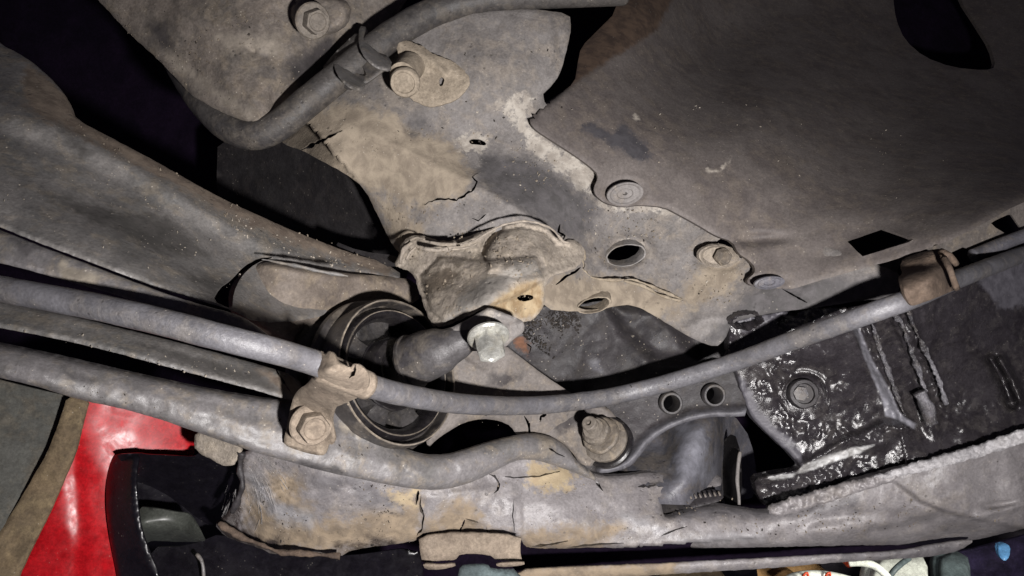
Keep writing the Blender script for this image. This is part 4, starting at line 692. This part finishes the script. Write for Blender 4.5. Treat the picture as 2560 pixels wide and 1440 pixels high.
# pinch weld flange below the dark slot
sheet(t, 'pinch_flange', [(1290, 1426), (1400, 1418), (1600, 1412), (1800, 1402), (1950, 1394), (2100, 1386), (2250, 1378), (2330, 1362), (2400, 1352), (2440, 1350), (2400, 1376), (2330, 1392), (2200, 1400), (2060, 1408), (1960, 1418), (1800, 1428), (1600, 1440), (1400, 1458), (1290, 1470)], [(1300, 1425, .955), (1300, 1460, .96), (1800, 1395, .965), (1800, 1430, .97), (2400, 1350, .98), (2400, 1380, .985)], m_sill, step=7, rnd=(6, .004), rag=2, masks={'tan': [[(1280, 1400), (1700, 1400), (1700, 1470), (1280, 1470)]], 'grey': [[(2100, 1370), (2400, 1350), (2400, 1400), (2100, 1400)]]})
# slot between: its back wall, coloured near-black in place of shade
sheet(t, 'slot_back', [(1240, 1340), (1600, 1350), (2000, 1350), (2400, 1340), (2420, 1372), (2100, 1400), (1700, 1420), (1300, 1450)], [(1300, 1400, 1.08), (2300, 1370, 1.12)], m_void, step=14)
# ochre/tan lug under the sill
t = thing('jacking_tab', 'rust brown folded metal tab hanging below the middle of the sill', 'tab', (1180, 1370, .90))
sheet(t, 'tab_face', [(1046, 1340), (1150, 1330), (1304, 1338), (1300, 1380), (1306, 1402), (1240, 1400), (1222, 1386), (1150, 1384), (1138, 1402), (1100, 1402), (1056, 1410), (1050, 1380)], [(1060, 1340, .903), (1290, 1340, .905), (1060, 1400, .90), (1290, 1395, .905)], m_clamp, step=6, rnd=(5, .003), rag=2, nz=(.002, 12, .0006, 60))
sheet(t, 'folded_lip', [(1056, 1408), (1100, 1412), (1136, 1408), (1140, 1416), (1100, 1424), (1064, 1424)], [(1060, 1415, .88), (1140, 1415, .885)], m_clamp, step=5, rnd=(4, .003), rag=1)
sheet(t, 'folded_lip', [(1240, 1408), (1310, 1404), (1312, 1412), (1270, 1418), (1242, 1416)], [(1240, 1415, .88), (1310, 1410, .885)], m_clamp, step=5, rnd=(4, .003), rag=1)
t = thing('jack_pad', 'battered grey green metal block at the bottom edge below the folded tab', 'block', (1220, 1430, .9))
sheet(t, 'pad_face', [(1145, 1424), (1160, 1412), (1220, 1412), (1228, 1424), (1300, 1424), (1306, 1500), (1140, 1500)], [(1150, 1420, .90), (1300, 1440, .90), (1200, 1490, .88)], m_can, step=6, rnd=(6, .004), rag=2)
# weld torn end: ragged lug above the black sleeve
t = thing('torn_lug', 'small torn dusty lug between red panel and ground sill end', 'lug', (545, 1110, .88))
sheet(t, 'lug_face', [(490, 1078), (530, 1080), (600, 1108), (606, 1130), (592, 1150), (584, 1164), (560, 1166), (530, 1150), (500, 1134), (484, 1116)], [(490, 1090, .90), (600, 1120, .88), (560, 1160, .885)], m_bracket, step=5, rnd=(6, .004), rag=3)

# ------------------------------------------------------------------ lower left: red panel, black sleeve, grey guard
t = tag(sheet(None, 'red_panel', [(180, 980), (300, 960), (520, 1000), (492, 1080), (486, 1120), (480, 1148), (340, 1142), (322, 1300), (350, 1540), (0, 1540), (30, 1440), (100, 1300), (160, 1130)], [(220, 1000, .95), (480, 1100, 1.0), (60, 1440, .92), (300, 1400, .935)], m_red, step=14, rnd=(6, .004), nz=(.004, 4, 0, 1), feats=[('ridge', [(180, 1100), (200, 1300), (190, 1500)], 20, .003)]),
    'bright red painted panel at lower left beside the ochre edged mat', 'panel')
t = thing('black_sleeve', 'black painted open sleeve end with a curved lip in front of the red panel', 'sleeve', (400, 1290, .9))
sheet(t, 'curved_lip', [(285, 1138), (300, 1134), (350, 1136), (340, 1180), (342, 1250), (352, 1320), (372, 1380), (400, 1440), (420, 1540), (310, 1540), (292, 1440), (276, 1360), (266, 1290), (264, 1220), (272, 1165)], [(290, 1140, .945), (270, 1250, .93), (300, 1440, .92), (345, 1200, .905), (390, 1420, .90)], m_cup, step=8, rnd=(8, .004), nz=(0, 1, 0, 1))
sheet(t, 'top_face', [(290, 1136), (350, 1132), (365, 1136), (420, 1138), (484, 1142), (500, 1130), (560, 1160), (600, 1170), (612, 1220), (590, 1260), (560, 1320), (470, 1300), (430, 1282), (345, 1272), (340, 1190), (300, 1150)], [(300, 1140, .925), (500, 1150, .95), (600, 1200, .98), (350, 1260, 1.02), (500, 1290, 1.03)], m_cup, step=10)
sheet(t, 'inner_wall', [(300, 1150), (600, 1150), (640, 1380), (500, 1440), (380, 1440), (282, 1300), (282, 1142), (340, 1136), (480, 1138)], [(300, 1150, .96), (600, 1200, 1.05), (400, 1400, 1.02)], m_cup, step=14)
sheet(t, 'inner_pipe', [(342, 1266), (400, 1272), (440, 1280), (466, 1282), (480, 1292), (496, 1320), (512, 1352), (516, 1372), (470, 1374), (420, 1370), (372, 1374), (352, 1330)], [(345, 1268, .93), (480, 1290, .93), (355, 1320, .90), (500, 1340, .90), (375, 1374, .95), (510, 1374, .95)], m_pipe, step=7, nz=(0, 1, 0, 1), feats=[('ramp', [(342, 1310), (420, 1316), (516, 1326)], .0009, 8)])
sheet(t, 'lower_body', [(372, 1368), (470, 1366), (560, 1330), (700, 1386), (860, 1392), (1046, 1366), (1060, 1440), (1060, 1560), (420, 1560), (400, 1440)], [(380, 1370, .92), (1000, 1400, 1.0), (700, 1500, .92), (420, 1500, .88)], m_cup, step=12, nz=(0, 1, 0, 1))
tube(t, 'chipped_edge', [(492, 1386, .905), (503, 1400, .902), (508, 1420, .90), (510, 1450, .90)], .0022, m_arm2, seg=10, rz=.0006)
t = thing('ground_off_edge', 'rough burnt edge where the sill end was cut and ground beside the black sleeve', 'cut edge', (590, 1250, .9))
bead(t, [(604, 1132, .88), (600, 1170, .885), (606, 1210, .885), (594, 1250, .89), (580, 1280, .895)], .0035, m_dark, 31, 'burnt_edge')
bead(t, [(548, 1308, .90), (590, 1334, .895), (640, 1356, .89), (700, 1380, .885), (760, 1384, .885), (850, 1390, .885)], .003, m_rusty, 32, 'burnt_edge')
t = thing('floor_mat', 'dark grey rubbery mat in the lower left corner with an ochre dirty border', 'mat', (60, 1150, .95))
sheet(t, 'mat_face', [(-80, 930), (0, 950), (100, 975), (170, 990), (150, 1050), (120, 1130), (80, 1200), (40, 1270), (0, 1330), (-80, 1430)], [(-60, 950, .93), (160, 1000, .97), (0, 1300, .90), (-60, 1400, .88)], m_guard, step=14, nz=(.004, 5, .0005, 40))
sheet(t, 'border', [(168, 988), (224, 996), (206, 1060), (190, 1130), (160, 1200), (120, 1290), (70, 1390), (20, 1500), (-60, 1540), (-80, 1430), (0, 1326), (40, 1266), (80, 1198), (120, 1128), (150, 1050)], [(190, 1000, .94), (150, 1150, .92), (0, 1400, .89), (60, 1400, .895)], m_edge, step=8, rnd=(5, .003), rag=1.5, nz=(.003, 8, .0008, 60))

# ------------------------------------------------------------------ garage clutter beyond the sill, lower right
o = sheet(None, 'garage_wall', [(900, 1150), (3200, 1000), (3200, 2000), (900, 2000)], [(900, 1500, 3.2), (3200, 1500, 3.0)], m_wall, step=120, nz=(0, 1, 0, 1)); o['kind'] = 'structure'
def box(parent, name, c, size, mat, rot=(0, 0, 0), bev=.004):
    import bmesh
    bm = bmesh.new(); bmesh.ops.create_cube(bm, size=1)
    for v in bm.verts: v.co = Vector((v.co.x * size[0], v.co.y * size[1], v.co.z * size[2]))
    bmesh.ops.bevel(bm, geom=bm.edges[:], offset=bev, segments=2, affect='EDGES')
    R = (M.to_3x3() @ Matrix.Rotation(rot[2], 3, 'Z') @ Matrix.Rotation(rot[1], 3, 'Y') @ Matrix.Rotation(rot[0], 3, 'X'))
    vs = [W(*c) + R @ v.co for v in bm.verts]; fs = [[v.index for v in f.verts] for f in bm.faces]; bm.free()
    return link(name, vs, fs, mat, parent, smooth=False)
t = thing('cardboard_box', 'open cardboard box with raised flaps seen below the sill edge', 'box', (1960, 1430, 2.2))
box(t, 'box_side', (1760, 1450, 2.3), (.22, .16, .01), m_card, (.3, .1, .1))
box(t, 'box_side', (1930, 1440, 2.35), (.34, .2, .01), m_card, (-.2, .3, .12))
box(t, 'flap', (2010, 1420, 2.2), (.20, .06, .008), m_card, (.2, -.2, -.6))
box(t, 'flap', (1850, 1420, 2.15), (.24, .03, .008), m_card, (.2, .2, .35))
t = thing('white_jug', 'white plastic jug with a moulded handle beyond the sill at lower right', 'jug', (2260, 1430, 2.1))
sheet(t, 'jug_body', [(2190, 1400), (2212, 1388), (2270, 1388), (2318, 1394), (2322, 1500), (2170, 1500), (2170, 1440)], [(2200, 1400, 2.1), (2250, 1450, 2.04), (2310, 1400, 2.12)], m_white, step=8, rnd=(20, .03), nz=(0, 1, 0, 1), thick=.05)
tube(t, 'jug_handle', [(2272, 1396, 2.02), (2250, 1412, 1.99), (2232, 1430, 1.98), (2220, 1450, 1.99)], .007, m_can)
t = tag(tube(None, 'white_hose', [(2122, 1407, 2.0), (2150, 1406, 1.99), (2180, 1412, 1.98), (2205, 1428, 1.97), (2222, 1450, 1.97), (2230, 1490, 1.97)], .0095, m_white), 'short white bent hose in front of the white jug', 'hose')
t = thing('white_cable_coil', 'white coil of cable with orange ties by the cardboard box', 'cable coil', (2020, 1440, 2.0))
tube(t, 'cable', [(1950, 1460, 2.0), (1985, 1442, 1.98), (2030, 1436, 1.97), (2080, 1440, 1.97), (2130, 1452, 1.98)], .010, m_white)
for x, y in ((2010, 1438), (2066, 1438)): tube(t, 'cable_tie', [(x - 6, y + 14, 1.955), (x, y - 1, 1.95), (x + 8, y - 6, 1.952), (x + 10, y + 10, 1.955)], .003, m_orange)
t = tag(tube(None, 'orange_clip', [(2108, 1396, 2.1), (2118, 1404, 2.08), (2124, 1412, 2.08)], .010, m_orange), 'small red orange clip by the end of the white hose', 'clip')
t = tag(sheet(None, 'black_glossy_pot', [(1812, 1426), (1830, 1420), (1846, 1432), (1870, 1432), (1886, 1420), (1894, 1424), (1896, 1500), (1806, 1500)], [(1820, 1430, 1.9), (1850, 1470, 1.86), (1890, 1430, 1.9)], m_gloss, step=6, rnd=(8, .01), nz=(.003, 20, 0, 1), thick=.03), 'glossy black crumpled pot under the sill left of the cardboard', 'pot')
t = tag(sheet(None, 'dark_cloth', [(2330, 1390), (2420, 1376), (2520, 1350), (2700, 1300), (2700, 1540), (2330, 1540)], [(2340, 1400, 2.4), (2560, 1400, 2.3), (2450, 1500, 2.25)], m_navy, step=12, nz=(.03, 10, 0, 1), thick=.01), 'dark purple cloth heap in the lower right corner', 'cloth')
t = tag(sheet(None, 'blue_tag', [(2490, 1362), (2510, 1356), (2526, 1366), (2524, 1392), (2512, 1404), (2498, 1392)], [(2490, 1370, 2.1), (2520, 1390, 2.08)], m_blue, step=5, rnd=(4, .006), nz=(0, 1, 0, 1), thick=.01), 'small light blue plastic tag on the dark cloth', 'tag')
t = tag(sheet(None, 'grey_canister', [(2340, 1396), (2372, 1380), (2404, 1384), (2424, 1396), (2430, 1500), (2350, 1500)], [(2350, 1400, 2.15), (2385, 1440, 2.1), (2424, 1400, 2.15)], m_can, step=7, rnd=(16, .03), nz=(.004, 20, 0, 1), thick=.04), 'grey green canister between the white jug and the dark cloth', 'canister')
t = tag(sheet(None, 'brown_bundle', [(1640, 1440), (1690, 1428), (1760, 1422), (1812, 1424), (1812, 1500), (1640, 1500)], [(1640, 1450, 1.8), (1800, 1430, 1.8)], m_edge, step=7, rnd=(6, .01), nz=(.006, 30, 0, 1)), 'brown dusty bundle at the bottom edge left of the black pot', 'bundle')
lamp("garage_lamp", (1.25, -.55, -1.2), (2250, 1440, 2.2), 60, .1, 70, .5, (1, .97, .9))
T_ = bpy.data.objects
scatter(T_['sill_rail'], 'sill_rail/skin', [(620, 1160), (1000, 1220), (1400, 1180), (1640, 1260), (2300, 1200), (2540, 1120), (2500, 1320), (1300, 1360), (700, 1370)], 700, (.9, 3.2), m_mud, sd=21)
scatter(T_['sill_rail'], 'sill_rail/skin', [(620, 1160), (1000, 1220), (1400, 1180), (1640, 1260), (2300, 1200), (2540, 1120), (2500, 1320), (1300, 1360), (700, 1370)], 260, (.9, 4), m_crumb, 'dark_crumbs', sd=22)
scatter(T_['upper_control_arm'], 'upper_control_arm/web', [(160, 290), (330, 372), (640, 536), (960, 656), (900, 690), (600, 580), (350, 430), (160, 340)], 600, (1, 4), m_mud, sd=23)
scatter(T_['upper_control_arm'], 'upper_control_arm/web', [(0, 200), (330, 400), (640, 560), (700, 700), (560, 740), (0, 540)], 160, (.8, 3), m_chip, 'pale_chips', sd=24)
scatter(T_['lower_control_arm'], 'lower_control_arm/arm_skin', [(0, 890), (700, 1020), (1050, 1170), (1330, 1100), (1300, 1130), (1050, 1210), (500, 1060), (0, 930)], 320, (.9, 3.4), m_mud, sd=25)
scatter(T_['lower_control_arm'], 'lower_control_arm/arm_skin', [(0, 890), (700, 1020), (1050, 1170), (1330, 1100), (1300, 1130), (1050, 1210), (500, 1060), (0, 930)], 160, (.9, 4), m_crumb, 'dark_crumbs', sd=26)
scatter(T_['drop_bracket'], 'drop_bracket/casting', [(1000, 610), (1100, 600), (1300, 560), (1450, 620), (1360, 700), (1340, 790), (1220, 760), (1100, 800)], 500, (1, 4), m_mud, sd=27)
scatter(T_['inner_wall_panel'], 'inner_wall_panel/wall_skin', [(1300, 780), (1460, 770), (1440, 860), (1380, 900), (1310, 840)], 700, (1.2, 4.5), m_crumb, 'dark_crumbs', sd=28, flat=.9)
scatter(T_['inner_wall_panel'], 'inner_wall_panel/wall_skin', [(1300, 780), (1800, 780), (1800, 900), (1450, 980), (1310, 840)], 160, (.8, 2.5), m_chip, 'pale_chips', sd=29)
scatter(T_['ledge_rail'], 'ledge_rail/skin', [(0, 760), (700, 940), (700, 990), (0, 815)], 220, (.9, 3.5), m_chip, 'pale_chips', sd=30)
scatter(T_['bushing_sleeve'], 'bushing_sleeve/sleeve_skin', [(600, 720), (700, 670), (860, 700), (780, 850), (620, 790)], 260, (.9, 3), m_mud, sd=31)
scatter(T_['triangular_plate'], 'triangular_plate/plate_skin', [(1150, 890), (1280, 900), (1420, 1000), (1380, 1080), (1120, 1060)], 120, (.8, 2.4), m_chip, 'pale_chips', sd=32)
# bright grinding marks fanned over the cut end of the sill
rr = np.random.default_rng(5); V = []; Fs = []
for k in range(95):
    an = math.radians(rr.uniform(12, 84)); r0 = rr.normal(118, 24) + an * 18; ln = rr.uniform(14, 46); w = rr.uniform(.5, 1.6); cx, cy = 552, 1122
    pts = [(cx + math.cos(an + .10 * f_) * (r0 + ln * f_), cy + math.sin(an + .10 * f_) * (r0 + ln * f_)) for f_ in (0, .33, .66, 1)]
    X = np.array([p[0] for p in pts]); Y = np.array([p[1] for p in pts]); D = DF['sill_rail/skin'](X, Y); b = len(V); nx, ny = -math.sin(an), math.cos(an)
    for x, y, d in zip(X, Y, D): V += [(x + nx * w, y + ny * w, d + .0005), (x, y, d - .0016), (x - nx * w, y - ny * w, d + .0005)]
    for i in range(3): Fs += [(b + 3 * i, b + 3 * i + 3, b + 3 * i + 4, b + 3 * i + 1), (b + 3 * i + 1, b + 3 * i + 4, b + 3 * i + 5, b + 3 * i + 2)]
V = np.array(V); o = link('grinding_marks', wpts(V[:, 0], V[:, 1], V[:, 2]), Fs, m_scratch, T_['sill_rail'], smooth=False); o['kind'] = 'stuff'
# scuffs on the long bar
bp_ = [(600, 855, .62, 32), (780, 905, .66, 32), (935, 968, .71, 30), (1080, 1000, .78, 27), (1205, 1013, .86, 24), (1350, 1013, .93, 22), (1500, 996, .97, 21), (1600, 975, .98, 21), (1700, 948, .965, 21), (1850, 900, .93, 22), (2000, 845, .87, 24), (2200, 775, .81, 26)]
def bar_depth(X, Y):
    X = np.asarray(X, float); Y = np.asarray(Y, float); P = np.array(bp_)
    d = segdist(X, Y, [(p[0], p[1]) for p in bp_])[0]; dc = np.interp(X, P[:, 0], P[:, 2]); rp = np.interp(X, P[:, 0], P[:, 3])
    return dc - .0112 * np.sqrt(np.clip(1 - (d / rp) ** 2, 0.02, 1))
DF['long_bar'] = bar_depth
strip_ = [(p[0], p[1] - 14) for p in bp_] + [(p[0], p[1] + 14) for p in bp_[::-1]]
scatter(T_['long_bar'], 'long_bar', strip_, 150, (.8, 3.0), m_chip, 'pale_scuffs', sd=41, flat=.2, elong=2.4)
scatter(T_['long_bar'], 'long_bar', strip_, 110, (.8, 3.0), m_crumb, 'dark_crumbs', sd=42, flat=.3, elong=2)
scatter(T_['upper_control_arm'], 'upper_control_arm/web', [(560, 520), (720, 590), (960, 668), (900, 690), (700, 630), (560, 570)], 260, (1, 4.5), m_chip, 'pale_flakes', sd=51)
scatter(T_['bar_clamp'], 'bar_clamp/clamp_strap', [(720, 1090), (740, 1000), (820, 900), (910, 930), (880, 990), (830, 1100)], 90, (.9, 2.6), m_mud, sd=52)
